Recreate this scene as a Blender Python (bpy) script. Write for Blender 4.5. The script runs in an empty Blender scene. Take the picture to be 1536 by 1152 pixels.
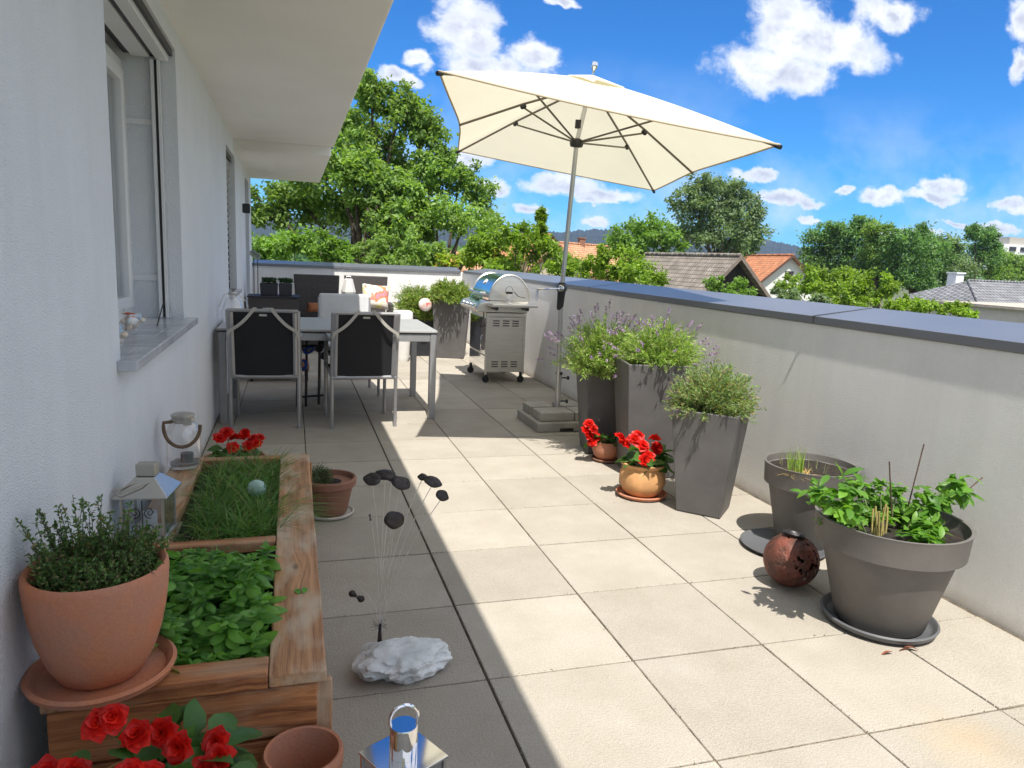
import bpy, math, random
import numpy as np
from mathutils import Vector, Matrix
from math import radians, pi, sin, cos

random.seed(7); RNG = np.random.default_rng(7)
SC = bpy.context.scene
COL = SC.collection

# ------------------------------------------------------------------ camera
CR = np.array([0.9566, -0.2877, 0.0439]); CF = np.array([0.2890, 0.9420, -0.1699])
CR /= np.linalg.norm(CR); CF = CF - CR * (CF @ CR); CF /= np.linalg.norm(CF); CU = np.cross(CR, CF)
YAW, PITCH, ROLL = -0.29771163, -0.17073888, 0.04450626
def _rot():
    cy, sy = cos(YAW), sin(YAW); cp, sp = cos(PITCH), sin(PITCH)
    f = np.array([-sy*cp, cy*cp, sp]); r = np.array([cy, sy, 0]); u = np.cross(r, f)
    return cos(ROLL)*r + sin(ROLL)*u, -sin(ROLL)*r + cos(ROLL)*u, f
CR, CU, CF = _rot()
CP = np.array([-0.57895, -1.50349, 1.30092]); FOC = 1089.457
cd = bpy.data.cameras.new('camera'); cam = bpy.data.objects.new('camera', cd); COL.objects.link(cam)
cd.sensor_width = 36; cd.lens = 36*FOC/1536; cd.clip_start = 0.05; cd.clip_end = 20000
m = Matrix.Identity(4)
for i in range(3):
    m[i][0], m[i][1], m[i][2], m[i][3] = CR[i], CU[i], -CF[i], CP[i]
cam.matrix_world = m
SC.camera = cam
SC.render.resolution_x, SC.render.resolution_y = 1024, 768

# ------------------------------------------------------------------ light and sky
SUNV = Vector((0.052, 0.50, -1.0)).normalized()          # direction the light travels
SUN_EL = math.asin(-SUNV.z)
sl = bpy.data.lights.new('sun', 'SUN'); so = bpy.data.objects.new('sun', sl); COL.objects.link(so)
sl.energy = 4.6; sl.angle = radians(0.53); sl.color = (1.0, 0.945, 0.86)
so.rotation_euler = SUNV.to_track_quat('-Z', 'Y').to_euler(); so.location = (0, -3, 12)
SC.view_settings.view_transform = 'Standard'; SC.view_settings.look = 'None'
SC.view_settings.exposure = 0.62; SC.view_settings.gamma = 1
SC.cycles.max_bounces = 8; SC.cycles.diffuse_bounces = 4; SC.cycles.transparent_max_bounces = 12

def ray(x, y): return CF + CR*(x-768)/FOC - CU*(y-576)/FOC
def PZ(x, y, z=0.0): d = ray(x, y); return CP + d*(z-CP[2])/d[2]
def PX(x, y, X): d = ray(x, y); return CP + d*(X-CP[0])/d[0]
def PY(x, y, Y): d = ray(x, y); return CP + d*(Y-CP[1])/d[1]

W = bpy.data.worlds.new('World'); SC.world = W; W.use_nodes = True
def world():
    nt = W.node_tree; N = nt.nodes; L = nt.links; N.clear()
    out = N.new('ShaderNodeOutputWorld'); bg = N.new('ShaderNodeBackground')
    sky = N.new('ShaderNodeTexSky'); sky.sky_type = 'NISHITA'; sky.sun_disc = False
    sky.sun_elevation = SUN_EL
    sky.sun_rotation = math.atan2(-SUNV.x, -SUNV.y)
    sky.air_density = 1.0; sky.dust_density = 0.0; sky.ozone_density = 6.0; sky.altitude = 400
    def M(op, a, b=None, c=None, clamp=False):
        n = N.new('ShaderNodeMath'); n.operation = op; n.use_clamp = clamp
        for i, v in enumerate((a, b, c)):
            if v is None: continue
            if isinstance(v, (int, float)): n.inputs[i].default_value = v
            else: L.new(v, n.inputs[i])
        return n.outputs[0]
    tc = N.new('ShaderNodeTexCoord')
    sep = N.new('ShaderNodeSeparateXYZ'); L.new(tc.outputs['Generated'], sep.inputs[0])
    ymax = M('MAXIMUM', sep.outputs['Y'], 0.02)
    u = M('DIVIDE', sep.outputs['X'], ymax); v = M('DIVIDE', sep.outputs['Z'], ymax)
    cmb = N.new('ShaderNodeCombineXYZ'); L.new(u, cmb.inputs[0]); L.new(v, cmb.inputs[1])
    def noise(scale, detail, rough, off=(0, 0, 0), vec=None, dist=0.0):
        mp = N.new('ShaderNodeMapping'); mp.inputs['Location'].default_value = off; mp.inputs['Scale'].default_value = (1, 1.35, 1)
        L.new(vec or cmb.outputs[0], mp.inputs[0])
        n = N.new('ShaderNodeTexNoise'); n.inputs['Scale'].default_value = scale; n.inputs['Detail'].default_value = detail
        n.inputs['Roughness'].default_value = rough; n.inputs['Distortion'].default_value = dist
        L.new(mp.outputs[0], n.inputs['Vector']); return n
    nz = noise(14, 7, 0.6)
    vm = N.new('ShaderNodeVectorMath'); vm.operation = 'SUBTRACT'; L.new(nz.outputs['Color'], vm.inputs[0]); vm.inputs[1].default_value = (.5, .5, .5)
    vs = N.new('ShaderNodeVectorMath'); vs.operation = 'MULTIPLY'; L.new(vm.outputs[0], vs.inputs[0]); vs.inputs[1].default_value = (0.075, 0.05, 0)
    va = N.new('ShaderNodeVectorMath'); va.operation = 'ADD'; L.new(cmb.outputs[0], va.inputs[0]); L.new(vs.outputs[0], va.inputs[1])
    P2 = va.outputs[0]
    # clouds: (direction x/y, z/y) centres and radii
    C = [(700,45,52,52),(632,85,24,17),(738,105,60,22),(805,86,38,26),(600,113,30,12),(1190,55,62,62),(1165,105,85,38),(1265,70,70,40),
         (1330,15,55,28),(840,2,30,9),(1535,32,26,30),(1532,100,16,26),(850,273,64,17),(905,290,55,12),(790,313,24,9),(885,298,18,7),(893,328,22,10),
         (1130,259,36,12),(1175,298,42,14),(1210,304,26,9),(1262,282,16,7),(1322,294,34,13),(1412,280,34,15),(1400,298,44,11),(1515,308,36,13),(1215,329,16,6),
         (1430,336,20,6),(1500,340,40,10),(745,283,28,14),(700,243,34,18),(720,330,30,12),(1100,300,30,14),(1360,352,60,8),(930,250,60,8),(950,345,40,8)]
    best = None
    for (x, y, rx, ry) in C:
        d = ray(x, y); cu, cv = d[0]/d[1], d[2]/d[1]
        d2 = ray(x+rx, y); d3 = ray(x, y-ry)
        ru = abs(d2[0]/d2[1]-cu); rv = abs(d3[2]/d3[1]-cv)
        mp = N.new('ShaderNodeVectorMath'); mp.operation = 'MULTIPLY_ADD'
        L.new(P2, mp.inputs[0]); mp.inputs[1].default_value = (1/ru, 1/rv, 0); mp.inputs[2].default_value = (-cu/ru, -cv/rv, 0)
        ln = N.new('ShaderNodeVectorMath'); ln.operation = 'LENGTH'; L.new(mp.outputs[0], ln.inputs[0])
        if best is None: best = ln.outputs['Value']
        else:
            s = M('SMOOTH_MIN', best, ln.outputs['Value'], 0.35); best = s
    n2 = noise(20, 10, 0.64, (3.1, 1.7, 0), None, .3)
    n3 = noise(7, 4, 0.5, (9.1, 4.7, 0))
    edge = M('ADD', best, M('MULTIPLY_ADD', n2.outputs[0], 1.35, -0.70))
    a = N.new('ShaderNodeMapRange'); a.interpolation_type = 'SMOOTHSTEP'; L.new(edge, a.inputs[0])
    a.inputs[1].default_value = 1.22; a.inputs[2].default_value = 0.60; a.inputs[3].default_value = 0; a.inputs[4].default_value = 0.97
    front = M('GREATER_THAN', sep.outputs['Y'], 0.05)
    alpha = M('MULTIPLY', a.outputs[0], front)
    # faint veil low over the horizon
    wn = noise(5, 8, 0.6, (0.3, 5.2, 0)); wv = N.new('ShaderNodeMapRange'); L.new(wn.outputs[0], wv.inputs[0]); wv.inputs[1].default_value = .45; wv.inputs[2].default_value = .75; wv.inputs[4].default_value = .75
    wl = N.new('ShaderNodeMapRange'); L.new(v, wl.inputs[0]); wl.inputs[1].default_value = .30; wl.inputs[2].default_value = .03
    alpha = M('MAXIMUM', alpha, M('MULTIPLY', M('MULTIPLY', wv.outputs[0], wl.outputs[0]), front))
    # unseen clouds added overhead and behind the viewer to raise and whiten ambient light
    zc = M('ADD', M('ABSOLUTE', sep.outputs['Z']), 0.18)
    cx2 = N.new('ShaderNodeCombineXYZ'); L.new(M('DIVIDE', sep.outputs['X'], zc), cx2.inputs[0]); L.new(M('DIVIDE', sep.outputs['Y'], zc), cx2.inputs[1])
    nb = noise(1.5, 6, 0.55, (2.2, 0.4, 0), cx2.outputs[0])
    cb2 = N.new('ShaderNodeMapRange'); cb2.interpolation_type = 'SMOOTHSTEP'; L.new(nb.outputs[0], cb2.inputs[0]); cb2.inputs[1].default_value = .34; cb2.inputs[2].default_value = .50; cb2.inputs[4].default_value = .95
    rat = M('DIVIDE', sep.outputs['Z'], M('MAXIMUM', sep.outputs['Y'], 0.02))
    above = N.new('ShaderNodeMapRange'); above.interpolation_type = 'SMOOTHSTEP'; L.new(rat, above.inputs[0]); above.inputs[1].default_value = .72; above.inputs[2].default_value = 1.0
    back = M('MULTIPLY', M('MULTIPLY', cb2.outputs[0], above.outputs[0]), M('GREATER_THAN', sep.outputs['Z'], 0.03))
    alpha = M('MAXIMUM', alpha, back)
    # cloud body: bright tops, soft lilac-grey hearts and undersides
    n4 = noise(13, 8, 0.58, (1.1, -2.3, 0)); n5 = noise(13, 8, 0.58, (1.115, -2.335, 0))
    rel = M('MULTIPLY_ADD', M('SUBTRACT', n4.outputs[0], n5.outputs[0]), 5.5, 0.55, clamp=True)
    core = N.new('ShaderNodeMapRange'); L.new(edge, core.inputs[0]); core.inputs[1].default_value = 0.90; core.inputs[2].default_value = 0.1
    core.inputs[3].default_value = 0.0; core.inputs[4].default_value = 1.15
    sh = M('MULTIPLY', core.outputs[0], rel, clamp=True)
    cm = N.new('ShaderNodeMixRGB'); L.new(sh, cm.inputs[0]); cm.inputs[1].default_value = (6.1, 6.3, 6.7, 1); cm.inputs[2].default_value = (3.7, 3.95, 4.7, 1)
    # slightly deeper, more saturated blue
    hs = N.new('ShaderNodeHueSaturation'); L.new(sky.outputs[0], hs.inputs['Color']); hs.inputs['Saturation'].default_value = 1.1; hs.inputs['Value'].default_value = 1.15
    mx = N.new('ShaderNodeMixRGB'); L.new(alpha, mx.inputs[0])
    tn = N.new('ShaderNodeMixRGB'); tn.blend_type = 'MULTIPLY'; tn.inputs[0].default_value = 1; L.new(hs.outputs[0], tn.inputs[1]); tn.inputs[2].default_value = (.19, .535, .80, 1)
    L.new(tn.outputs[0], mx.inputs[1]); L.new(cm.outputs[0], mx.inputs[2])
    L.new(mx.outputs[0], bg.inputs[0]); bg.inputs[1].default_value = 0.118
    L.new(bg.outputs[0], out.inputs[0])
world()

# ------------------------------------------------------------------ mesh helpers
class MB:
    def __init__(s): s.v = []; s.f = []; s.n = 0; s.nv = []; s.nf = []
    def add(s, V, F):
        V = np.asarray(V, float); b = s.n; s.v.append(V); s.n += len(V)
        s.f += [tuple(i+b for i in f) for f in F]; return s
    def box(s, lo, hi, taper=None, rot=0.0, c=None):
        lo = np.array(lo, float); hi = np.array(hi, float)
        V = np.array([[x, y, z] for z in (lo[2], hi[2]) for y in (lo[1], hi[1]) for x in (lo[0], hi[0])])
        if taper:
            m_ = (lo+hi)/2
            for i in range(4): V[i, :2] = m_[:2] + (V[i, :2]-m_[:2])*taper
        if rot:
            cc = (lo+hi)/2 if c is None else np.array(c); cr, sr = cos(rot), sin(rot)
            d = V - cc; V[:, 0] = cc[0]+d[:, 0]*cr-d[:, 1]*sr; V[:, 1] = cc[1]+d[:, 0]*sr+d[:, 1]*cr
        return s.add(V, [(0,2,3,1),(4,5,7,6),(0,1,5,4),(2,6,7,3),(0,4,6,2),(1,3,7,5)])
    def tube(s, pts, r, n=8, caps=True, closed=False, flat=None):
        pts = [np.array(p, float) for p in pts]; k = len(pts)
        rs = r if hasattr(r, '__len__') else [r]*k
        V = []; prev = None
        for i, p in enumerate(pts):
            if closed: t = pts[(i+1) % k]-pts[i-1]
            else: t = pts[min(i+1, k-1)]-pts[max(i-1, 0)]
            t = t/(np.linalg.norm(t)+1e-12)
            if prev is None:
                a = np.array([0, 0, 1.]) if abs(t[2]) < .9 else np.array([1., 0, 0]); u = np.cross(t, a)
            else: u = prev - t*(prev@t)
            u = u/(np.linalg.norm(u)+1e-12); prev = u; w = np.cross(t, u)
            fl = 1.0 if flat is None else flat
            for j in range(n):
                a = 2*pi*j/n; V.append(p + rs[i]*(cos(a)*u + fl*sin(a)*w))
        F = []
        for i in range(k if closed else k-1):
            i2 = (i+1) % k
            for j in range(n):
                j2 = (j+1) % n; F.append((i*n+j, i*n+j2, i2*n+j2, i2*n+j))
        if caps and not closed:
            F.append(tuple(range(n))[::-1]); F.append(tuple((k-1)*n+j for j in range(n)))
        return s.add(V, F)
    def lathe(s, prof, c=(0, 0, 0), n=40, axis=None, squash=(1, 1)):
        V = []; k = len(prof)
        for (r, z) in prof:
            for j in range(n):
                a = 2*pi*j/n; V.append([r*cos(a)*squash[0], r*sin(a)*squash[1], z])
        V = np.array(V)
        if axis is not None:
            q = Vector((0, 0, 1)).rotation_difference(Vector(axis).normalized()).to_matrix(); V = V @ np.array(q).T
        V = V + np.array(c, float); F = []
        for i in range(k-1):
            for j in range(n):
                j2 = (j+1) % n; F.append((i*n+j, i*n+j2, (i+1)*n+j2, (i+1)*n+j))
        if prof[0][0] > 1e-5: F.append(tuple(range(n))[::-1])
        if prof[-1][0] > 1e-5: F.append(tuple((k-1)*n+j for j in range(n)))
        return s.add(V, F)
    def arr(s, V, F):   # numpy fast path
        s.nv.append(V.reshape(-1, 3)); s.nf.append(F)
        return s

OFF = {}
def link(o, parent=None):
    COL.objects.link(o)
    if parent is not None: o.parent = parent
    return o
def thing(name, label, cat, loc=(0, 0, 0), group=None):
    o = bpy.data.objects.new(name, None); o.empty_display_size = .1; link(o)
    o.location = loc; OFF[o.name] = np.array(loc, float)
    o['label'] = label; o['category'] = cat
    if group: o['group'] = group
    return o
def build(mb, name, mat, parent=None, smooth=40, bevel=0, seg=2, label=None, cat=None, kind=None, group=None, loc=None, mods=None):
    me = bpy.data.meshes.new(name)
    off = np.zeros(3)
    if parent is not None: off = OFF[parent.name]
    elif loc is not None: off = np.array(loc, float)
    if mb.nv:
        V = []; base = 0; loops = []; starts = []; tot = []
        for v_, f_ in zip(mb.nv, mb.nf):
            V.append(v_); loops.append((f_+base).ravel()); tot.append(np.full(len(f_), f_.shape[1])); base += len(v_)
        V = np.concatenate(V)-off; lp = np.concatenate(loops); tt = np.concatenate(tot)
        if mb.n:
            V2 = np.concatenate(mb.v)-off; b2 = len(V); V = np.concatenate([V, V2])
            ff = mb.f; lp = np.concatenate([lp, np.array([i+b2 for f in ff for i in f])]); tt = np.concatenate([tt, np.array([len(f) for f in ff])])
        me.vertices.add(len(V)); me.vertices.foreach_set('co', V.astype(np.float32).ravel())
        me.loops.add(len(lp)); me.loops.foreach_set('vertex_index', lp.astype(np.int32))
        me.polygons.add(len(tt)); st = np.concatenate([[0], np.cumsum(tt)[:-1]])
        me.polygons.foreach_set('loop_start', st.astype(np.int32)); me.polygons.foreach_set('loop_total', tt.astype(np.int32))
        me.update(calc_edges=True); me.validate()
    else:
        V = np.concatenate(mb.v)-off
        me.from_pydata(V.tolist(), [], mb.f); me.update()
    if smooth:
        me.polygons.foreach_set('use_smooth', [True]*len(me.polygons))
        if smooth < 180: me.set_sharp_from_angle(angle=radians(smooth))
    mats = mat if isinstance(mat, (list, tuple)) else [mat]
    for m_ in mats: me.materials.append(m_)
    o = bpy.data.objects.new(name, me); link(o, parent)
    if parent is None and loc is not None: o.location = loc
    OFF[o.name] = off.copy() if parent is not None else off
    if bevel:
        b = o.modifiers.new('bevel', 'BEVEL'); b.width = bevel; b.segments = seg; b.limit_method = 'ANGLE'; b.angle_limit = radians(35)
        b.harden_normals = False
    if label: o['label'] = label
    if cat: o['category'] = cat
    if kind: o['kind'] = kind
    if group: o['group'] = group
    return o
def copy_tree(o, parent=None):
    c = o.copy(); COL.objects.link(c); c.parent = parent
    for ch in list(o.children): copy_tree(ch, c)
    return c

# ------------------------------------------------------------------ materials
def hexc(r, g, b):
    f = lambda c: (c/255/12.92) if c/255 <= .04045 else ((c/255+.055)/1.055)**2.4
    return (f(r), f(g), f(b), 1)
def sc(c, k): return (min(c[0]*k, 1), min(c[1]*k, 1), min(c[2]*k, 1), 1)
def pm(name, col, rough=.6, metal=0., var=.12, vs=4., bump=0., bs=60., col2=None, fine=0., fs=200., spec=.5, trans=0., stretch=(1, 1, 1), island=0., detail=5, sheen=0):
    m_ = bpy.data.materials.new(name); m_.use_nodes = True; nt = m_.node_tree; N = nt.nodes; L = nt.links
    b = N['Principled BSDF']; b.inputs['Roughness'].default_value = rough; b.inputs['Metallic'].default_value = metal
    b.inputs['Specular IOR Level'].default_value = spec
    col = tuple(col)+((1,) if len(col) == 3 else ()); col2 = col2 or sc(col, 1-2*var)
    tc = N.new('ShaderNodeTexCoord'); mp = N.new('ShaderNodeMapping'); mp.inputs['Scale'].default_value = stretch; L.new(tc.outputs['Object'], mp.inputs[0])
    n1 = N.new('ShaderNodeTexNoise'); n1.inputs['Scale'].default_value = vs; n1.inputs['Detail'].default_value = detail; n1.inputs['Roughness'].default_value = .6; L.new(mp.outputs[0], n1.inputs['Vector'])
    rp = N.new('ShaderNodeValToRGB'); rp.color_ramp.elements[0].position = .32; rp.color_ramp.elements[1].position = .68
    rp.color_ramp.elements[0].color = tuple(col2)[:3]+(1,); rp.color_ramp.elements[1].color = sc(col, 1+var*.5); L.new(n1.outputs[0], rp.inputs[0])
    cur = rp.outputs[0]
    if fine:
        n2 = N.new('ShaderNodeTexNoise'); n2.inputs['Scale'].default_value = fs; n2.inputs['Detail'].default_value = 2; L.new(mp.outputs[0], n2.inputs['Vector'])
        mr = N.new('ShaderNodeMapRange'); mr.inputs[1].default_value = .3; mr.inputs[2].default_value = .7; mr.inputs[3].default_value = 1-fine; mr.inputs[4].default_value = 1+fine; L.new(n2.outputs[0], mr.inputs[0])
        vm = N.new('ShaderNodeVectorMath'); vm.operation = 'SCALE'; L.new(cur, vm.inputs[0]); L.new(mr.outputs[0], vm.inputs['Scale']); cur = vm.outputs[0]
    if island:
        g = N.new('ShaderNodeNewGeometry'); mr = N.new('ShaderNodeMapRange'); mr.inputs[3].default_value = 1-island; mr.inputs[4].default_value = 1+island; L.new(g.outputs['Random Per Island'], mr.inputs[0])
        vm = N.new('ShaderNodeVectorMath'); vm.operation = 'SCALE'; L.new(cur, vm.inputs[0]); L.new(mr.outputs[0], vm.inputs['Scale']); cur = vm.outputs[0]
    L.new(cur, b.inputs['Base Color'])
    if bump:
        n3 = N.new('ShaderNodeTexNoise'); n3.inputs['Scale'].default_value = bs; n3.inputs['Detail'].default_value = 4; L.new(mp.outputs[0], n3.inputs['Vector'])
        bp = N.new('ShaderNodeBump'); bp.inputs['Strength'].default_value = bump; bp.inputs['Distance'].default_value = .01; L.new(n3.outputs[0], bp.inputs['Height']); L.new(bp.outputs[0], b.inputs['Normal'])
    if trans:
        t = N.new('ShaderNodeBsdfTranslucent'); L.new(cur, t.inputs[0]); mx = N.new('ShaderNodeMixShader'); mx.inputs[0].default_value = trans
        L.new(b.outputs[0], mx.inputs[1]); L.new(t.outputs[0], mx.inputs[2]); L.new(mx.outputs[0], N['Material Output'].inputs[0])
    return m_
def leafmat(name, c1, c2, trans=.35, rough=.55, island=.25, vs=6., yellow=None, spec=.35):
    """foliage: tint differs leaf by leaf, light passes through"""
    m_ = bpy.data.materials.new(name); m_.use_nodes = True; nt = m_.node_tree; N = nt.nodes; L = nt.links
    b = N['Principled BSDF']; b.inputs['Roughness'].default_value = rough; b.inputs['Specular IOR Level'].default_value = spec
    g = N.new('ShaderNodeNewGeometry')
    rp = N.new('ShaderNodeValToRGB'); e = rp.color_ramp.elements; e[0].position = 0; e[1].position = .85; e[0].color = tuple(c1)+(1,); e[1].color = tuple(c2)+(1,)
    if yellow: q = rp.color_ramp.elements.new(.93); q.color = tuple(yellow)+(1,)
    L.new(g.outputs['Random Per Island'], rp.inputs[0])
    tc = N.new('ShaderNodeTexCoord'); n1 = N.new('ShaderNodeTexNoise'); n1.inputs['Scale'].default_value = vs; n1.inputs['Detail'].default_value = 3; L.new(tc.outputs['Object'], n1.inputs['Vector'])
    mr = N.new('ShaderNodeMapRange'); mr.inputs[1].default_value = .3; mr.inputs[2].default_value = .7; mr.inputs[3].default_value = 1-island; mr.inputs[4].default_value = 1+island; L.new(n1.outputs[0], mr.inputs[0])
    vm = N.new('ShaderNodeVectorMath'); vm.operation = 'SCALE'; L.new(rp.outputs[0], vm.inputs[0]); L.new(mr.outputs[0], vm.inputs['Scale'])
    L.new(vm.outputs[0], b.inputs['Base Color'])
    t = N.new('ShaderNodeBsdfTranslucent')
    mg = N.new('ShaderNodeMixRGB'); mg.blend_type = 'MULTIPLY'; mg.inputs[0].default_value = 1; L.new(vm.outputs[0], mg.inputs[1]); mg.inputs[2].default_value = (1.5, 1.55, .6, 1)
    L.new(mg.outputs[0], t.inputs[0])
    mx = N.new('ShaderNodeMixShader'); mx.inputs[0].default_value = trans; L.new(b.outputs[0], mx.inputs[1]); L.new(t.outputs[0], mx.inputs[2]); L.new(mx.outputs[0], N['Material Output'].inputs[0])
    return m_
def glassmat(name, col=(1, 1, 1), rough=0.0, ior=1.45):
    """thin clear glass: straight-through light plus a fresnel reflection"""
    m_ = bpy.data.materials.new(name); m_.use_nodes = True; nt = m_.node_tree; N = nt.nodes; L = nt.links; N.remove(N['Principled BSDF'])
    t = N.new('ShaderNodeBsdfTransparent'); t.inputs[0].default_value = tuple(col)+(1,)
    g = N.new('ShaderNodeBsdfGlossy'); g.inputs['Roughness'].default_value = rough; g.inputs[0].default_value = (1, 1, 1, 1)
    lw = N.new('ShaderNodeLayerWeight'); lw.inputs[0].default_value = .5; pw = N.new('ShaderNodeMath'); pw.operation = 'POWER'; L.new(lw.outputs['Facing'], pw.inputs[0]); pw.inputs[1].default_value = 3.5
    tc = N.new('ShaderNodeTexCoord'); nz = N.new('ShaderNodeTexNoise'); nz.inputs['Scale'].default_value = 9; L.new(tc.outputs['Object'], nz.inputs['Vector'])
    ma = N.new('ShaderNodeMath'); ma.operation = 'MULTIPLY_ADD'; L.new(pw.outputs[0], ma.inputs[0]); ma.inputs[1].default_value = .75; 
    mb_ = N.new('ShaderNodeMath'); mb_.operation = 'MULTIPLY'; L.new(nz.outputs[0], mb_.inputs[0]); mb_.inputs[1].default_value = .13; L.new(mb_.outputs[0], ma.inputs[2])
    mx = N.new('ShaderNodeMixShader'); L.new(ma.outputs[0], mx.inputs[0]); L.new(t.outputs[0], mx.inputs[1]); L.new(g.outputs[0], mx.inputs[2]); L.new(mx.outputs[0], N['Material Output'].inputs[0])
    return m_
def woodmat(name, c1, c2, grey, k=1.0, wear=.5):
    m_ = bpy.data.materials.new(name); m_.use_nodes = True; nt = m_.node_tree; N = nt.nodes; L = nt.links
    b = N['Principled BSDF']; b.inputs['Roughness'].default_value = .62
    tc = N.new('ShaderNodeTexCoord'); oi = N.new('ShaderNodeObjectInfo')
    ad = N.new('ShaderNodeVectorMath'); ad.operation = 'ADD'; L.new(tc.outputs['Object'], ad.inputs[0])
    cx = N.new('ShaderNodeCombineXYZ'); r1 = N.new('ShaderNodeMath'); r1.operation = 'MULTIPLY'; L.new(oi.outputs['Random'], r1.inputs[0]); r1.inputs[1].default_value = 17.0
    for i in range(3): L.new(r1.outputs[0], cx.inputs[i])
    L.new(cx.outputs[0], ad.inputs[1])
    # knots bend the grain
    vo = N.new('ShaderNodeTexVoronoi'); vo.inputs['Scale'].default_value = 1.0; mpk = N.new('ShaderNodeMapping'); mpk.inputs['Scale'].default_value = (3.2, 8, 8); L.new(ad.outputs[0], mpk.inputs[0]); L.new(mpk.outputs[0], vo.inputs['Vector'])
    kn = N.new('ShaderNodeMapRange'); kn.inputs[1].default_value = .10; kn.inputs[2].default_value = .0; L.new(vo.outputs['Distance'], kn.inputs[0])
    mp = N.new('ShaderNodeMapping'); mp.inputs['Scale'].default_value = (1.5*k, 34*k, 34*k); L.new(ad.outputs[0], mp.inputs[0])
    bend = N.new('ShaderNodeMapRange'); bend.inputs[1].default_value = .45; bend.inputs[2].default_value = .0; bend.inputs[4].default_value = .8; L.new(vo.outputs['Distance'], bend.inputs[0])
    ad2 = N.new('ShaderNodeVectorMath'); ad2.operation = 'ADD'; L.new(mp.outputs[0], ad2.inputs[0]); cb = N.new('ShaderNodeCombineXYZ'); L.new(bend.outputs[0], cb.inputs[1]); L.new(cb.outputs[0], ad2.inputs[1])
    n1 = N.new('ShaderNodeTexNoise'); n1.inputs['Scale'].default_value = 1.6; n1.inputs['Detail'].default_value = 8; n1.inputs['Roughness'].default_value = .7; n1.inputs['Distortion'].default_value = .6; L.new(ad2.outputs[0], n1.inputs['Vector'])
    rp = N.new('ShaderNodeValToRGB'); e = rp.color_ramp.elements; e[0].position = .34; e[0].color = tuple(c1)+(1,); e[1].position = .62; e[1].color = tuple(c2)+(1,); L.new(n1.outputs[0], rp.inputs[0])
    # wear: patches silvered by weather
    n2 = N.new('ShaderNodeTexNoise'); n2.inputs['Scale'].default_value = 5; n2.inputs['Detail'].default_value = 5; mp2 = N.new('ShaderNodeMapping'); mp2.inputs['Scale'].default_value = (1, 2.6, 2.6); L.new(ad.outputs[0], mp2.inputs[0]); L.new(mp2.outputs[0], n2.inputs['Vector'])
    wr = N.new('ShaderNodeMapRange'); wr.inputs[1].default_value = .46; wr.inputs[2].default_value = .66; wr.inputs[4].default_value = wear; L.new(n2.outputs[0], wr.inputs[0])
    mx = N.new('ShaderNodeMixRGB'); L.new(wr.outputs[0], mx.inputs[0]); L.new(rp.outputs[0], mx.inputs[1]); mx.inputs[2].default_value = tuple(grey)+(1,)
    mk = N.new('ShaderNodeMixRGB'); L.new(kn.outputs[0], mk.inputs[0]); L.new(mx.outputs[0], mk.inputs[1]); mk.inputs[2].default_value = (.07, .03, .015, 1)
    L.new(mk.outputs[0], b.inputs['Base Color'])
    bp = N.new('ShaderNodeBump'); bp.inputs['Strength'].default_value = .5; bp.inputs['Distance'].default_value = .004; L.new(n1.outputs[0], bp.inputs['Height']); L.new(bp.outputs[0], b.inputs['Normal'])
    return m_

MT = {}
MT['plaster'] = pm('white_plaster', (.83, .86, .90), .92, var=.03, vs=1.5, bump=.9, bs=210, fine=.035, fs=420, spec=.2)
MT['parapet'] = pm('pale_render', (.86, .85, .83), .92, var=.04, vs=1.3, bump=.8, bs=200, fine=.04, fs=400, spec=.2)
MT['soffit'] = pm('soffit_plaster', (.88, .86, .82), .9, var=.02, vs=2, bump=.2, bs=200, spec=.2)
MT['coping'] = pm('coping_metal', (.185, .192, .21), .33, metal=.35, var=.04, vs=2, spec=.9)
MT['frame'] = pm('white_frame', (.74, .75, .76), .35, var=.02, vs=3)
MT['alu'] = pm('aluminium', (.55, .55, .55), .36, metal=.85, var=.05, vs=8)
MT['chairalu'] = pm('grey_aluminium', (.36, .36, .37), .4, metal=.55, var=.05, vs=8)
MT['black'] = pm('black_plastic', (.018, .018, .02), .45, var=.1, vs=10)
MT['mesh'] = pm('black_textile', (.010, .010, .013), .8, var=.1, vs=40, bump=.3, bs=900)
MT['strap'] = pm('beige_strap', (.43, .41, .37), .85, var=.05, vs=30, bump=.2, bs=500)
MT['cushion'] = pm('pale_cushion', (.56, .57, .58), .95, var=.04, vs=10, bump=.25, bs=250)
MT['rattan'] = pm('dark_rattan', (.065, .057, .055), .6, var=.25, vs=60, bump=.9, bs=160, fine=.35, fs=160)
MT['anthra'] = pm('anthracite_planter', (.022, .024, .032), .5, var=.1, vs=6)
MT['taupe'] = pm('taupe_planter', (.120, .114, .113), .58, var=.12, vs=5, detail=9, bump=.06, bs=300, fine=.03, fs=300)
MT['greypot'] = pm('grey_plastic_pot', (.138, .129, .120), .60, var=.12, vs=5, detail=9, bump=.05, bs=200, fine=.03, fs=260)
MT['saucer'] = pm('grey_saucer', (.11, .115, .125), .5, var=.08, vs=5)
MT['terra'] = pm('terracotta', (.50, .175, .075), .85, var=.12, vs=7, col2=(.40, .20, .14, 1), bump=.2, bs=90, fine=.06, fs=160, detail=9)
MT['terradk'] = pm('brown_terracotta', (.27, .13, .085), .75, var=.12, vs=6, bump=.12, bs=120)
MT['terrayel'] = pm('honey_terracotta', (.68, .36, .15), .7, var=.18, vs=8, detail=9, bump=.1, bs=120)
MT['soil'] = pm('potting_soil', (.028, .02, .015), .95, var=.4, vs=30, bump=1, bs=60)
MT['chrome'] = pm('polished_steel', (.82, .82, .83), .06, metal=1, var=.02, vs=3)
MT['steel'] = pm('brushed_steel', (.80, .77, .71), .36, metal=.9, var=.05, vs=6, bump=.05, bs=30, stretch=(1, 1, 14))
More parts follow.
